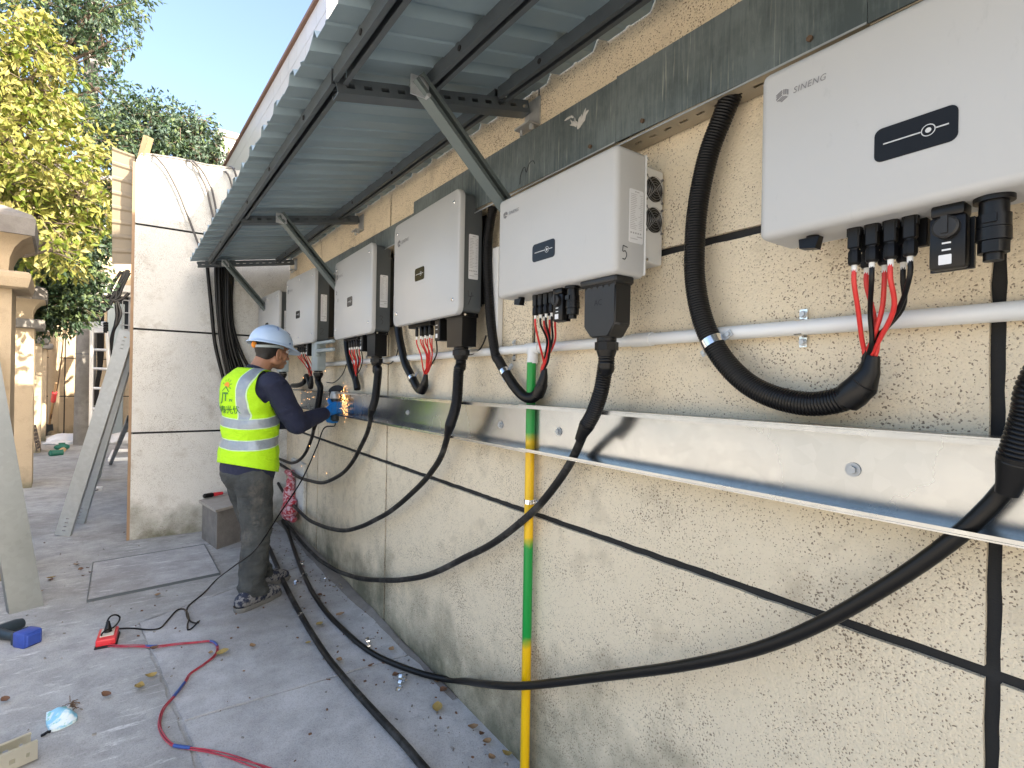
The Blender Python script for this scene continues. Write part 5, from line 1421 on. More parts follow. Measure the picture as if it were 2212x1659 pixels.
# hoses thrown over the end wall, cable bundle in the corner
def over(label, pts, r, mat, grp, y=FY-.045, drop=True):
    P = [Vector(p) if isinstance(p, Vector) else (PY(p[0], p[1], y) if len(p) == 2 else PY(*p)) for p in pts]
    mb = MB(); mb.tube(spline(P, .03), r, 9); return tag(mb.build('cable', MATS[mat], smooth=60), label, 'cable', grp)
gg = 'grey cables hanging over the end wall'
over('single grey cable arching over the sunlit end wall, leftmost of the grey cables', [(318,350,FY+.35),(324,338,FY+.15),(333,336),(345,347),(361,368),(384,412),(405,465),(430,532),(438,560)], .010, 'grey_hose', gg)
over('grey cable of the middle pair hanging over the end wall, left one', [(388,356,FY+.3),(395,350,FY+.1),(408,347),(425,362),(436,385),(446,408),(455,445),(464,485),(470,520)], .0095, 'grey_hose', gg)
over('grey cable of the middle pair hanging over the end wall, right one', [(398,356,FY+.3),(408,347,FY+.1),(422,352),(440,374),(451,395),(459,415),(467,455),(473,490),(478,520)], .0095, 'grey_hose', gg)
over('grey cable by the canopy edge hanging over the end wall, left one', [(470,374,FY+.3),(476,369,FY+.1),(488,372),(496,385),(501,405),(503,440)], .009, 'grey_hose', gg)
over('grey cable by the canopy edge hanging over the end wall, right one', [(490,366,FY+.3),(497,361,FY+.1),(505,366),(510,380),(513,405),(514,440)], .009, 'grey_hose', gg)
bn = thing('cable_bundle', 'bundle of black cables falling from the canopy corner behind the worker', 'cables', tuple(PY(540,1000,FY-.1)))
for k, pts in enumerate(([(447,560),(450,600),(456,660),(464,740),(478,800),(492,850),(520,930),(545,1010)], [(466,560),(467,610),(471,680),(479,750),(497,830),(525,930)], [(474,560),(474,620),(477,690),(486,760),(506,840),(535,930)],
      [(482,560),(482,620),(484,680),(494,760),(520,850),(545,930)], [(488,560),(488,620),(489,690),(500,760),(524,830),(548,900)], [(494,560),(493,620),(494,690),(507,760),(530,820),(552,870)], [(504,560),(501,610),(499,650),(503,705),(518,755),(540,800),(560,840)], [(499,560),(497,620),(496,680),(505,740),(526,800),(550,850)])):
    P = [PY(a, b, FY-.045-(k % 3)*.022) for a, b in pts]; mb = MB(); mb.tube(spline(P, .04), .0155, 9); mb.build('cable', MATS['black_cable'], bn, True, smooth=60)
# ------------------------------------------------------------------ left side of the alley
PROT = math.radians(5.85)      # the row of pillars runs slightly askew to the wall
def cove_box(mb, x0, x1, y0, y1, prof):
    """stack of rings: (z, outset)"""
    vs = []; fs = []
    for z, o in prof: vs += [(x0-o, y0-o, z), (x1+o, y0-o, z), (x1+o, y1+o, z), (x0-o, y1+o, z)]
    ca, sa = math.cos(PROT), math.sin(PROT); vs = [(x1+(x-x1)*ca-(y-y0)*sa, y0+(x-x1)*sa+(y-y0)*ca, z) for x, y, z in vs]
    n = len(prof)
    for i in range(n-1):
        for j in range(4): a = i*4+j; b = i*4+(j+1) % 4; fs.append((a, b, b+4, a+4))
    fs += [(3,2,1,0), tuple(range(4*n-4, 4*n))]
    mb.add(vs, fs)
PIL = [(-.775, 4.95, 'nearest beige gate pillar with a stepped stone cap at the left edge'), (-1.18, 8.9, 'second beige pillar from the camera, behind the leaning metal channel'), (-1.60, 12.9, 'third beige pillar down the left side of the alley'), (-1.80, 15.2, 'fourth beige pillar, small and far down the alley')]
for i, (x, y, lab) in enumerate(PIL):
    p = thing('gate_pillar', lab, 'pillar', (x-.22, y+.22, 0), group='stucco pillars along the left of the alley')
    x0, x1, y0, y1 = x-.46, x, y, y+.46
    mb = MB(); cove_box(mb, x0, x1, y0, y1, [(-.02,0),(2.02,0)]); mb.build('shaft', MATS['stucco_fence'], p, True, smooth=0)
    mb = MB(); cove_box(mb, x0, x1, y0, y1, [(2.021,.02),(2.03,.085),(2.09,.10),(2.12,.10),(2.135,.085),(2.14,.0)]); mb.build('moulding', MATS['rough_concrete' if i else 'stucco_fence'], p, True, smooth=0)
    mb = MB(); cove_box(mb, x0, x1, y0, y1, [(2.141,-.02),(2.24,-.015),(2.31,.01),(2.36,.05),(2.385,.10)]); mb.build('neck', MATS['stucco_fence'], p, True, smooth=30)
    mb = MB(); cove_box(mb, x0, x1, y0, y1, [(2.386,.115),(2.50,.12),(2.53,.10),(2.60,-.05)]); mb.build('cap', MATS['box_cement'], p, True, smooth=0)
# rear wall at the end of the alley with joints, two window bays and an eaves ledge
BY = 16.45
rb = thing('rear_building', 'beige two-storey building closing the far end of the alley behind the trees', 'building', (0, BY+1, 0))
mb = MB(); mb.box((-7, BY+.015, -.05), (4.5, BY+4, 6.2)); mb.build('joint_backing', MATS['groove'], rb, True, smooth=0)
fnb = lambda u, z, d: (u, BY+.008+d, z)
xe = [-7, -4.6, -3.1, -1.62, -.80, .55, 2.4, 4.5]; ze = [-.02, .95, 1.87, 2.79]
for i in range(7):
    for k in range(3):
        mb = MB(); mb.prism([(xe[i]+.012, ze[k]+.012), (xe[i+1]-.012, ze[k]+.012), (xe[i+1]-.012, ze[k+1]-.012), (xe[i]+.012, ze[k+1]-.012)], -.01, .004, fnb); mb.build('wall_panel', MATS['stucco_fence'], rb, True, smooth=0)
mb = MB(); mb.box((-7, BY-.002, 2.80), (4.5, BY+.012, 6.2)); mb.build('upper_wall', MATS['stucco_fence'], rb, True, smooth=0)
mb = MB(); mb.box((-7, BY-.28, 3.55), (4.5, BY-.003, 3.72)); mb.box((-7, BY-.18, 3.45), (4.5, BY-.003, 3.549)); mb.build('ledge', MATS['stucco_far'], rb, True, smooth=0)
mb = MB(); mb.box((-7.1, BY-.35, 6.2), (4.6, BY+4, 6.4)); mb.build('roof_slab', MATS['rough_concrete'], rb, True, smooth=0)
t = NT('window_glass'); t.base((.03,.035,.04)).rough(.06)
t = NT('window_glass_upper'); t.base((.10,.13,.16)).rough(.05)
plain('bar_grey', (.35,.36,.37), .5, .4)
for (a, b), mat, bars in (((R2(1035, 900), R2(1160, 1190)), 'window_glass', True), ((R2(812, 285), R2(972, 395)), 'window_glass_upper', False), ((R2(500, 280), R2(640, 400)), 'window_glass_upper', False)):
    p, q = PY(*a, BY-.01), PY(*b, BY-.01); x0, x1, z1, z0 = p.x, q.x+ (.5 if bars else 0), p.z, q.z
    wd = MB(); wd.box((x0-.05, BY-.045, z0-.05), (x0, BY-.0045, z1+.05)); wd.box((x1, BY-.045, z0-.05), (x1+.05, BY-.0045, z1+.05)); wd.box((x0, BY-.045, z1), (x1, BY-.0045, z1+.05)); wd.box((x0, BY-.045, z0-.05), (x1, BY-.0045, z0))
    for k in range(1, 4): xx = x0+(x1-x0)*k/4; wd.box((xx-.018, BY-.04, z0+.001), (xx+.018, BY-.015, z1-.001))
    w_ = wd.build('window', MATS['white_plastic' if not bars else 'bar_grey'], rb, True, smooth=0)
    m = MB(); m.box((x0+.001, BY-.014, z0+.001), (x1-.001, BY-.0046, z1-.001)); m.build('pane', MATS[mat], w_, True, smooth=0)
    if bars:
        m = MB(); k = x0+.06
        while k < x1: m.cyl((k, BY-.07, z0), (k, BY-.07, z1), .010, 6); k += .13
        for f in (.12, .5, .88): m.box((x0, BY-.085, z0+(z1-z0)*f-.012), (x1, BY-.055, z0+(z1-z0)*f+.012))
        m.build('window_bars', MATS['bar_grey'], w_, True, smooth=0)
# grey steel door beside the bars
a, b = PY(*R2(930, 960), BY-.01), PY(*R3(1010, 300), BY-.01)
m = MB(); m.rbox((a.x, BY-.05, 0.02), (b.x+.12, BY-.0045, a.z), .01, 1); dd = m.build('steel_door', MATS['grey_blue_coat'], rb, True, smooth=0)
m = MB(); m.cyl((b.x, BY-.06, 1.0), (b.x, BY-.06, 1.12), .012, 8); m.build('handle', MATS['chrome'], dd, True)
# far sunlit white building above the end wall
wb = thing('white_building', 'plain white sunlit building corner far beyond the trees', 'building', (3, 13, 0))
p, q = PY(478, 282, 11.6), PY(530, 300, 11.6)
plain('white_wall', (.62,.60,.58), .8, 0, .06, 1)
m = MB(); m.box((p.x, 11.6, 0), (p.x+5, 15.9, p.z-.10)); m.build('wall', MATS['white_wall'], wb, True, smooth=0)
m = MB(); m.box((p.x-.06, 11.54, p.z-.10), (p.x+5.06, 15.95, p.z)); m.build('parapet', MATS['white_wall'], wb, True, smooth=0)
m = MB(); c = PY(494, 325, 11.55); m.cyl((c.x, 11.55, 2), (c.x, 11.55, c.z), .022, 8); m.build('rain_pipe', MATS['parapet_brown'], wb, True)

# utility pole
up = thing('utility_pole', 'grey concrete utility pole rising through the tree', 'utility pole', (-1.06, 14.18, 0))
m = MB(); m.tube([(-1.06, 14.18, z) for z in (-.05, 2, 4, 6, 8, 10.5)], [.19, .172, .155, .138, .12, .10], 24); m.build('shaft', MATS['rough_concrete'], up, True, smooth=40)
for z in (1.9, 3.55, 3.9): m = MB(); r_ = .19-.009*z; m.cyl((-1.06, 14.18, z-.008), (-1.06, 14.18, z+.008), r_+.004, 24); m.build('wire_tie', MATS['strut'], up, True)
c = PY(196, 130, 13.95); m = MB(); m.box((c.x-.02, 13.94, c.z-.03), (c.x+.3, 14.0, c.z+.03)); m.tube([(c.x+.16, 13.8, c.z+.05), (c.x+.22, 13.72, c.z-.03), (c.x+.26, 13.6, c.z-.10)], [.05,.10,.12], 14); m.build('lamp', MATS['white_plastic'], up, True)
# black service cables on the pole
def Q5(x, y): return (108+x/3.843, 594+y/3.843)
def pl(pts, y0=13.9): return [PY(*Q5(a, b), y0) for a, b in pts]
sc_ = thing('service_cables', 'tangle of black cables looping from the end wall to the utility pole', 'cables', (-.9, 13.9, 0))
for pts in ([(655,-40),(600,60),(520,180),(440,260),(372,275)], [(640,-40),(580,60),(500,200),(420,240),(365,200),(380,175),(430,205),(500,215)], [(620,-30),(560,100),(540,200),(480,240),(400,290),(375,320),(430,310),(490,270),(520,200)], [(590,-30),(520,80),(480,180),(410,190),(375,180)], [(660,-20),(600,100),(560,190),(480,210),(420,160)], [(655,150),(600,200),(530,215),(450,200)],
            [(380,330),(395,400),(402,600),(404,800),(385,900),(378,1080)], [(395,350),(415,480),(416,640),(408,800),(395,920),(388,1080)], [(432,240),(435,480),(432,650),(420,780),(400,880)], [(545,220),(555,330),(540,420),(512,520),(500,650),(490,760)], [(560,220),(585,320),(560,400),(525,470),(505,620)]):
    P = pl(pts); m = MB(); m.tube(spline(P, .06), .031, 7); m.build('cable', MATS['black_cable'], sc_, True, smooth=60)
# blue barrel-like drum seen over the cables
# telescopic ladder against the pole
la_ = thing('ladder', 'silver telescopic ladder leaning beside the concrete utility pole', 'ladder', tuple(PG(215, 965)))
LY = 13.5
tops = pl([(350,400),(465,400)], LY)
for yy in (398, 418, 438, 455, 470): a, b = pl([(350,yy),(462,yy)], LY); m = MB(); m.cyl(a, b, .028, 10); m.build('rung', MATS['aluminium'], la_, True)
for yy, xr in ((620,475),(777,490),(940,500),(1110,512)): a, b = pl([(352,yy),(xr,yy+4)], LY); m = MB(); m.cyl(a, b, .028, 10); m.build('rung', MATS['aluminium'], la_, True)
for y0_, y1_, x0_, x1_, r_ in ((470,625,473,482,.034),(625,780,482,492,.037),(780,940,492,502,.040),(940,1250,502,520,.043)):
    a, b = pl([(x0_,y0_),(x1_,y1_)], LY); m = MB(); m.cyl(a, b, r_, 12); m.build('rail', MATS['aluminium'], la_, True)
a, b = pl([(350,390),(340,1250)], LY); m = MB(); m.cyl(a, b, .036, 12); m.build('rail', MATS['aluminium'], la_, True)
for yy in (402, 422, 442, 458, 472): a, = pl([(462,yy)], LY); m = MB(); m.cyl(a-Vector((0,0,.022)), a+Vector((0,0,.022)), .045, 12); m.build('rung_collar', MATS['black_plastic'], la_, True)
# beige drain pipe and rope
a = PG(*R3(460, 455)); m = MB(); m.cyl((a.x, a.y-.05, 0), (a.x, a.y-.05, 4.4), .10, 16); tag(m.build('drain_pipe', MATS['stucco_fence'], smooth=40), 'beige round drain pipe standing left of the rear wall panels', 'pipe')
m = MB(); m.tube(spline([PY(*R2(560,1090), 15.8), PY(*R2(545,1300), 15.8), PY(*R2(510,1600), 15.7), PY(*R3(470,140), 15.6), PY(*R3(440,300), 15.5)], .1), .012, 6); tag(m.build('rope', MATS['rust_brown'], smooth=60), 'thin brown rope hanging in front of the rear wall', 'rope')
# broom / shovel leaning
sv = thing('shovel', 'shovel with a red-taped handle leaning in the far left corner', 'shovel', tuple(PG(*R3(410, 455))))
a, b = PY(*R3(485, -10), 14.6), PG(*R3(410, 455)); m = MB(); m.cyl(a, b.lerp(a, .25), .022, 8); m.build('handle', MATS['wood_tan'], sv, True)
m = MB(); c0 = a.lerp(b, .16); c1 = a.lerp(b, .32); m.cyl(c0, c1, .045, 10); m.build('red_wrap', MATS['plastic_red'], sv, True)
m = MB(); e = b.lerp(a, .25); d = (b-e); s_ = Vector((.12,0,0)); m.add([e-s_*.5, e+s_*.5, b+s_, b-s_, e-s_*.5+Vector((0,.01,0)), e+s_*.5+Vector((0,.01,0)), b+s_+Vector((0,.01,0)), b-s_+Vector((0,.01,0))], [(0,1,2,3),(4,7,6,5),(0,4,5,1),(1,5,6,2),(2,6,7,3),(3,7,4,0)]); m.build('blade', MATS['strut'], sv, True, smooth=0)
# dark board and debris
m = MB(); p, q = PG(*R3(345, 450)), PG(*R3(425, 450)); m.box((p.x, p.y-.02, 0), (q.x, p.y+.03, .95)); tag(m.build('dark_board', plain('tarred_wood', (.035,.03,.028), .8), smooth=0), 'dark board standing upright in the far left corner', 'board')
ft = thing('floor_tile', 'perforated brown grille panel leaning against the second pillar', 'grille', tuple(PG(*R3(320, 590))))
a, b, c, d = [PY(*R3(280,360), 9.9), PY(*R3(312,352), 9.9), PG(*R3(358,565)), PG(*R3(325,590))]
m = MB()
nr = 7
for i in range(nr+1):
    t0, t1 = i/(nr+.35), (i+.42)/(nr+.35); l0, l1, r0, r1 = a.lerp(d, t0), a.lerp(d, t1), b.lerp(c, t0), b.lerp(c, t1); k = Vector((-.02, .03, 0)); m.add([l0, r0, r1, l1, l0+k, r0+k, r1+k, l1+k], [(0,1,2,3),(4,7,6,5),(0,4,5,1),(1,5,6,2),(2,6,7,3),(3,7,4,0)])
for f in (0, .46, .9):
    f1 = f+.1; k = Vector((-.018, .032, 0)); l0, l1, r0, r1 = a.lerp(b, f), d.lerp(c, f), a.lerp(b, f1), d.lerp(c, f1); m.add([l0+k*.1, r0+k*.1, r1+k*.1, l1+k*.1, l0+k, r0+k, r1+k, l1+k], [(0,1,2,3),(4,7,6,5),(0,4,5,1),(1,5,6,2),(2,6,7,3),(3,7,4,0)])
m.build('grille_bars', plain('grille_brown', (.16,.12,.09), .7), ft, True, smooth=0)
# green tool on the ground
gt = thing('green_drill', 'small green power tool lying on the ground before the rear wall', 'power tool', tuple(PG(*R3(480, 600))))
plain('tool_green', (.015,.13,.085), .4)
a, b = PG(*R3(425, 600), .05), PG(*R3(540, 590), .05); m = MB(); m.tube([a, a.lerp(b,.1), a.lerp(b,.8), b], [.04,.06,.05,.055], 12); m.build('body', MATS['tool_green'], gt, True)
m = MB(); m.cyl(a.lerp(b,.75), a.lerp(b,.75)+Vector((.03,.25,.02)), .045, 10); m.build('grip', MATS['wood_tan'], gt, True)
c = PG(*R3(535, 545), .08); m = MB(); m.sphere(c, (.12,.09,.065), 16, 8); m.cyl(c+Vector((0,0,.05)), c+Vector((0,0,.08)), .05, 14); tag(m.build('green_case', MATS['tool_green'], smooth=50), 'rounded dark green case beside the green power tool', 'case')
# white sacks and scraps
for k, (x, y, sx, sy, sz, lab) in enumerate(((595,480,.36,.2,.12,'white plastic sack heaped in front of the rear wall panel'), (545,510,.32,.12,.04,'flat white sheet of plastic next to the white sack'), (430,470,.20,.12,.06,'small white scrap heap by the dark board'))):
    m = MB(); c = PG(*R3(x, y), sz*.4); ell(m, c, (sx, sy, sz)); ell(m, c+Vector((.1,0,-.02)), (sx*.7, sy*1.1, sz*.7))
    me = fuse(m, .03, 2, .5, folds(.04, 9, k+12), Matrix.Identity(4)); o = put('plastic_sack', me, MATS['paper_white'], None, 30); tag(o, lab, 'sack')
cb_ = thing('cigarette_box', 'small white carton lying on the ground right of the leaning channels', 'carton', tuple(PG(*R3(850, 925))))
a = PG(*R3(808, 938)); b = PG(*R3(890, 920)); d = (b-a).normalized(); s_ = Vector((-d.y, d.x, 0)); L = (b-a).length
CM = Matrix(((d.x, s_.x, 0, a.x), (d.y, s_.y, 0, a.y), (0,0,1,0), (0,0,0,1)))
m = MB(); m.rbox((0,0,.004), (L,.09,.055), .003, 1, CM); m.build('carton', MATS['paper_white'], cb_, True, smooth=0)
m = MB(); m.box((L*.15,-.001,.02), (L*.5,.0,.035), CM); m.build('print', MATS['ink_grey'], cb_, True, smooth=0)
# white frame and bag behind the end wall corner
m = MB(); a = PG(*R3(930, 670)); b = PG(*R3(1095, 640)); m.rbox((a.x, a.y, 0), (a.x+.9, a.y+.04, .06), .008, 1); m.rbox((a.x+.05, a.y+1.3, .0), (a.x+.95, a.y+1.34, .06), .008, 1); m.rbox((a.x+.0, a.y+.041, 0), (a.x+.04, a.y+1.299, .06), .008, 1)
tag(m.build('pallet', MATS['white_plastic'], smooth=30), 'white pallet-like frame lying on the ground behind the end wall corner', 'pallet')
m = MB(); c = PG(*R3(1060, 480), .06); ell(m, c, (.34,.3,.12)); me = fuse(m, .03, 1, .5, folds(.05, 8, 31), Matrix.Identity(4)); tag(put('plastic_bag', me, MATS['paper_white'], None, 30), 'pale plastic bag on the ground behind the end wall corner', 'bag')

# ---- leaning galvanised channels
def leaning(label, top, bot, w, h, up, mat='galvanised_worn', holes=(.05, .012, .05, .05), slotted_foot=True):
    t = thing('steel_channel', label, 'steel channel', tuple(bot), group='galvanised channels leaning in the alley')
    A, B, U_ = Vector(bot), Vector(top), Vector(up); d = (B-A).normalized(); U_ = (U_-d*U_.dot(d)).normalized(); s = d.cross(U_); L = (B-A).length; T = .003
    m = MB()
    def bxx(s0, s1, u0, u1, l0, l1):
        m.add([A+d*l+s*a+U_*b for l in (l0, l1) for a, b in ((s0,u0),(s1,u0),(s1,u1),(s0,u1))], [(0,3,2,1),(4,5,6,7),(0,1,5,4),(1,2,6,5),(2,3,7,6),(3,0,4,7)])
    hw, hl = holes[0]*.5, .011
    slots = [.04, .075, .11, .145, L-.17, L-.135, L-.10, L-.065] if slotted_foot else []
    bxx(-w/2, -hw/2, -T, 0, 0, L); bxx(hw/2, w/2, -T, 0, 0, L); last = 0
    for q in slots: bxx(-hw/2, hw/2, -T, 0, last, q); last = q+hl
    bxx(-hw/2, hw/2, -T, 0, last, L)
    bxx(-w/2, -w/2+T, -h, -T, 0, L); bxx(w/2-T, w/2, -h, -T, 0, L); bxx(-w/2+T, -w/2+.012, -h, -h+T, 0, L); bxx(w/2-.012, w/2-T, -h, -h+T, 0, L)
    m.build('channel_steel', MATS[mat], t, True, smooth=0); return t
up_ = Vector((-.25, -.95, .2))
leaning('front galvanised channel of the bundle leaning on the end wall, its slotted foot nearest', PY(274,715,5.93), PG(134,1157,.01), .115, .045, up_)
leaning('second channel of the leaning bundle, foot just right of the front one', PY(281,735,6.02), PG(166,1130,.01), .115, .04, up_)
leaning('third channel of the leaning bundle, thin edge towards the camera', PY(284,745,6.06), PG(212,1035,.01), .05, .04, Vector((.9,-.5,.1)), 'galvanised_dull')
leaning('fourth channel of the leaning bundle, against the end wall corner', PY(284,752,6.16), PG(218,1031,.01), .05, .04, Vector((.8,-.6,.1)), 'galvanised_worn')
leaning('short dark grey channel leaning lowest behind the bundle', PY(273,905,6.4), PG(236,1000,.01), .075, .04, Vector((-.5,-.9,.3)), 'strut')
# big channel standing against the nearest pillar
A = (PG(34,1328)+PG(82,1308))/2; A.z = .005; Bt = PY(-38, 760, 4.84); 
tt = leaning('wide dented galvanised channel leaning against the nearest pillar at the left edge', Bt, A, .155, .055, Vector((.35,-.9,.2)), 'galvanised_grubby', slotted_foot=False)
# corrugated sheet behind the end wall and a box-section post
cs = thing('corrugated_sheet', 'weathered corrugated sheet fixed upright to the left of the end wall', 'metal sheet', (-.22, FY+.2, 2.4))
a, b, c, d = PY(242,318,FY+.22), PY(291,336,FY+.16), PY(288,571,FY+.16), PY(242,571,FY+.22)
m = MB(); vs = []; fs = []; K = 64
for k in range(K+1):
    t_ = k/K; o = .012*(1 if (k//2) % 4 == 0 else 0)
    for l, r_ in ((a.lerp(d, t_), b.lerp(c, t_)),):
        for q in range(5): p = l.lerp(r_, q/4); vs.append((p.x, p.y-o, p.z))
for k in range(K):
    for q in range(4): i = k*5+q; fs.append((i, i+1, i+6, i+5))
nv = len(vs); vs += [(x, y+.002, z) for x, y, z in vs]; fs += [tuple(i+nv for i in reversed(f)) for f in fs]
m.add(vs, fs); m.build('sheet', plain('sheet_tan', (.26,.215,.15), .6, .2, .25, 5), cs, True, smooth=15, fix=False)
e0, e1 = PY(306,350,FY+.05), PY(321,296,FY-.05); m = MB()
dd = (e1-e0).normalized(); s1 = dd.orthogonal().normalized(); s2 = dd.cross(s1)
for x0, x1, y0, y1 in ((-.027,.027,-.027,-.022),(-.027,.027,.022,.027),(-.027,-.022,-.022,.022),(.022,.027,-.022,.022)):
    m.add([p+s1*x+s2*y for p in (e0, e1) for x, y in ((x0,y0),(x1,y0),(x1,y1),(x0,y1))], [(0,3,2,1),(4,5,6,7),(0,1,5,4),(1,2,6,5),(2,3,7,6),(3,0,4,7)])
tag(m.build('box_section_post', plain('rusty_tan', (.42,.31,.18), .7, .1, .3, 20), smooth=0), 'rusty square tube sticking up from the end wall top', 'post')

# ------------------------------------------------------------------ trees
def leafmat(name, c1, c2, tr):
    t = NT(name); n = t.noise(1.7, 3); t.base(t.mix(n, c1, c2)).rough(.5).spec(.35)
    out = t.n['Material Output']; tl = t.n.new('ShaderNodeBsdfTranslucent'); tl.inputs[0].default_value = (*tr, 1)
    mx = t.n.new('ShaderNodeMixShader'); mx.inputs[0].default_value = .28
    t.l.new(t.p.outputs[0], mx.inputs[1]); t.l.new(tl.outputs[0], mx.inputs[2]); t.l.new(mx.outputs[0], out.inputs[0]); return t.mat
L1 = [leafmat('leaf_yellow_green', (.175,.185,.04), (.24,.235,.06), (.25,.26,.04)), leafmat('leaf_green', (.09,.13,.015), (.13,.165,.02), (.14,.19,.012)), leafmat('leaf_pale', (.27,.255,.08), (.33,.30,.10), (.30,.27,.07))]
L2 = [leafmat('leaf_dark', (.032,.066,.036), (.050,.088,.046), (.05,.09,.03)), leafmat('leaf_dark_b', (.064,.100,.074), (.082,.124,.088), (.05,.09,.05)), leafmat('leaf_mid', (.090,.135,.055), (.12,.165,.062), (.09,.14,.04))]  # far trees: their shade is put into the darker leaf colour
plain('bark', (.10,.075,.055), .9, 0, .35, 14, .6, 40)
def crown_mesh(name, clusters, n_twigs, per, mats, size, seed, weights):
    r = np.random.default_rng(seed)
    vol = np.array([c[1][0]*c[1][1]*c[1][2] for c in clusters]); vol = vol**.8; vol /= vol.sum()
    V = []; F = []; MI = []; stems = MB()
    ids = r.choice(len(clusters), n_twigs, p=vol)
    base = 0
    for ci in ids:
        c, rad = np.array(clusters[ci][0]), np.array(clusters[ci][1])
        d = r.normal(size=3); d /= np.linalg.norm(d); k = r.random()**.45
        p0 = c+rad*d*k*.95
        dirv = d*.8+r.normal(size=3)*.5+np.array([0,0,-.45]); dirv /= np.linalg.norm(dirv)
        Lt = r.uniform(.22, .5)*size*6
        tint = r.choice(len(mats), p=weights)
        if r.random() < .30: stems.tube([p0-dirv*Lt*.4, p0+dirv*Lt*.5, p0+dirv*Lt], [.006,.004,.002], 3, False)
        for q in range(per):
            s = (q+.5)/per; p = p0+dirv*Lt*s+r.normal(size=3)*.05*size*8
            ld = dirv*.5+r.normal(size=3)*.75+np.array([0,0,-.55]); ld /= np.linalg.norm(ld)
            nn = r.normal(size=3)+np.array([0,0,.9]); sd = np.cross(ld, nn); sd /= np.linalg.norm(sd)+1e-9; up = np.cross(sd, ld)
            L = size*r.uniform(.7, 1.35); w = L*r.uniform(.20, .27)
            V += [p, p+ld*L*.45+sd*w-up*w*.25, p+ld*L-up*L*.12, p+ld*L*.45-sd*w-up*w*.25, p+ld*L*.45]
            F += [(base, base+1, base+4), (base+1, base+2, base+4), (base, base+4, base+3), (base+3, base+4, base+2)]
            mi = tint if r.random() < .75 else int(r.choice(len(mats), p=weights)); MI += [mi]*4; base += 5
    me = bpy.data.meshes.new(name); me.from_pydata([tuple(v) for v in V], [], F)
    for m_ in mats: me.materials.append(m_)
    me.polygons.foreach_set('material_index', MI); me.update(); return me, stems
def tree(label, loc, clusters, n_twigs, per, mats, size, seed, weights, tr=.14):
    t = thing('broadleaf_tree', label, 'tree', (loc[0], loc[1], 0))
    me, stems = crown_mesh('crown', clusters, n_twigs, per, mats, size, seed, weights)
    o = bpy.data.objects.new('crown', me); COL.objects.link(o); o.parent = t; o.matrix_parent_inverse = root_matrix(t).inverted()
    r = random.Random(seed); m = MB(); top = Vector((loc[0]+.2, loc[1], loc[2]))
    m.tube(spline([(loc[0], loc[1], -.05), (loc[0]+.05, loc[1], loc[2]*.35), (loc[0]-.04, loc[1]+.05, loc[2]*.7), top], .2), [tr*(1.25-.75*i/max(1, len(spline([(loc[0], loc[1], -.05), (loc[0]+.05, loc[1], loc[2]*.35), (loc[0]-.04, loc[1]+.05, loc[2]*.7), top], .2))-1)) for i in range(len(spline([(loc[0], loc[1], -.05), (loc[0]+.05, loc[1], loc[2]*.35), (loc[0]-.04, loc[1]+.05, loc[2]*.7), top], .2)))], 10)
    m.build('trunk', MATS['bark'], t, True)
    m = MB()
    for c, rad in clusters:
        c = Vector(c); s = Vector((loc[0]+r.uniform(-.1,.1), loc[1], min(loc[2], max(1.2, c.z-1.2*r.random()-.4))))
        md = s.lerp(c, .5)+Vector((r.uniform(-.2,.2), r.uniform(-.2,.2), .25)); sp_ = spline([s, md, c], .25); m.tube(sp_, [.055*(1-.75*i/len(sp_)) for i in range(len(sp_))], 6)
        for k in range(5):
            e = c+Vector((r.uniform(-1,1)*rad[0], r.uniform(-1,1)*rad[1], r.uniform(-.8,.8)*rad[2]))*.8; b = md.lerp(c, r.random()); m.tube([b, b.lerp(e, .5)+Vector((0,0,.08)), e], [.022,.013,.005], 5)
    m.build('limbs', MATS['bark'], t, True)
    if stems.v: tag(stems.build('twigs', MATS['bark'], t, True, smooth=0, fix=False), kind='stuff')
    return t
def cl(x, y, Y, rx, rz, ry=None): p = PY(x, y, Y); return (tuple(p), (rx, ry or rx, rz))
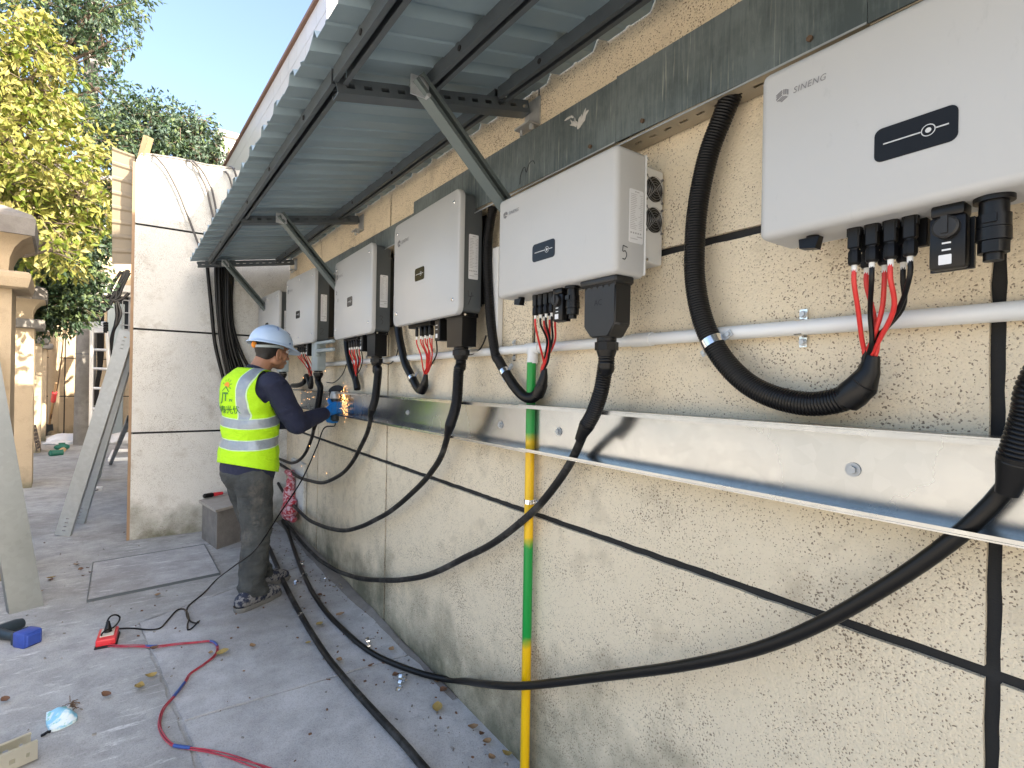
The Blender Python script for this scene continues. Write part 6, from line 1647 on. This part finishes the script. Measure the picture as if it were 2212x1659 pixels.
TA = [cl(30,470,8.2,.75,.45), cl(110,400,8.0,.60,.42), cl(170,420,8.1,.42,.36), cl(40,330,8.3,.8,.5), cl(120,300,8.5,.55,.40), cl(20,200,8.6,.70,.55), cl(85,190,8.8,.36,.38), cl(0,90,8.8,.7,.5), cl(45,70,9.0,.45,.45), cl(60,520,8.0,.55,.30), cl(200,470,8.2,.30,.26), cl(120,500,7.6,.35,.24), cl(-80,350,8.5,.9,.7), cl(-90,120,8.8,.9,.8), cl(115,540,7.2,.28,.2)]
TA = [c for c in TA]
tree('sunlit yellow-green broadleaf tree leaning over the pillars at the top left', (-2.7, 9.6, 3.6), TA, 1350, 9, L1, .092, 3, [.42,.34,.24])
TB = [cl(190,40,12.5,.8,.6), cl(240,90,12.3,.45,.5), cl(150,120,12.8,.7,.6), cl(215,190,12.2,.6,.6), cl(120,60,12.8,.7,.7), cl(60,20,12.8,1.0,.7), cl(170,-40,12.8,1.3,.7), cl(190,270,12.0,.55,.45), cl(250,250,12.0,.40,.4), cl(130,220,12.6,.5,.5), cl(230,-10,12.4,.6,.5)]
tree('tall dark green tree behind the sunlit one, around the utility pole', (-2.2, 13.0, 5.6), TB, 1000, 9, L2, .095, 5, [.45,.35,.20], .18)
TC = [cl(280,270,10.2,.50,.42), cl(340,250,10.2,.50,.32), cl(390,270,10.2,.45,.38), cl(330,320,10.0,.7,.40), cl(420,310,10.0,.45,.36), cl(455,330,10.0,.22,.26), cl(440,275,10.1,.26,.26), cl(265,330,9.9,.45,.35), cl(240,300,10.3,.30,.3), cl(395,340,10.0,.5,.3), cl(470,345,9.9,.2,.2)]
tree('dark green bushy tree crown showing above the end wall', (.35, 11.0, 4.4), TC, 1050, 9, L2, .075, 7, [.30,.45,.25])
TD_ = [cl(70,620,9.9,.45,.35), cl(130,600,9.8,.45,.30), cl(165,600,9.9,.34,.28), cl(110,650,9.8,.40,.28), cl(145,655,9.8,.32,.24), cl(90,690,9.9,.24,.2), cl(150,690,9.9,.2,.16), cl(225,480,10.2,.3,.35), cl(190,520,10.0,.35,.25), cl(80,570,10.0,.5,.3), cl(140,545,10.0,.5,.3), cl(228,420,10.3,.25,.3)]
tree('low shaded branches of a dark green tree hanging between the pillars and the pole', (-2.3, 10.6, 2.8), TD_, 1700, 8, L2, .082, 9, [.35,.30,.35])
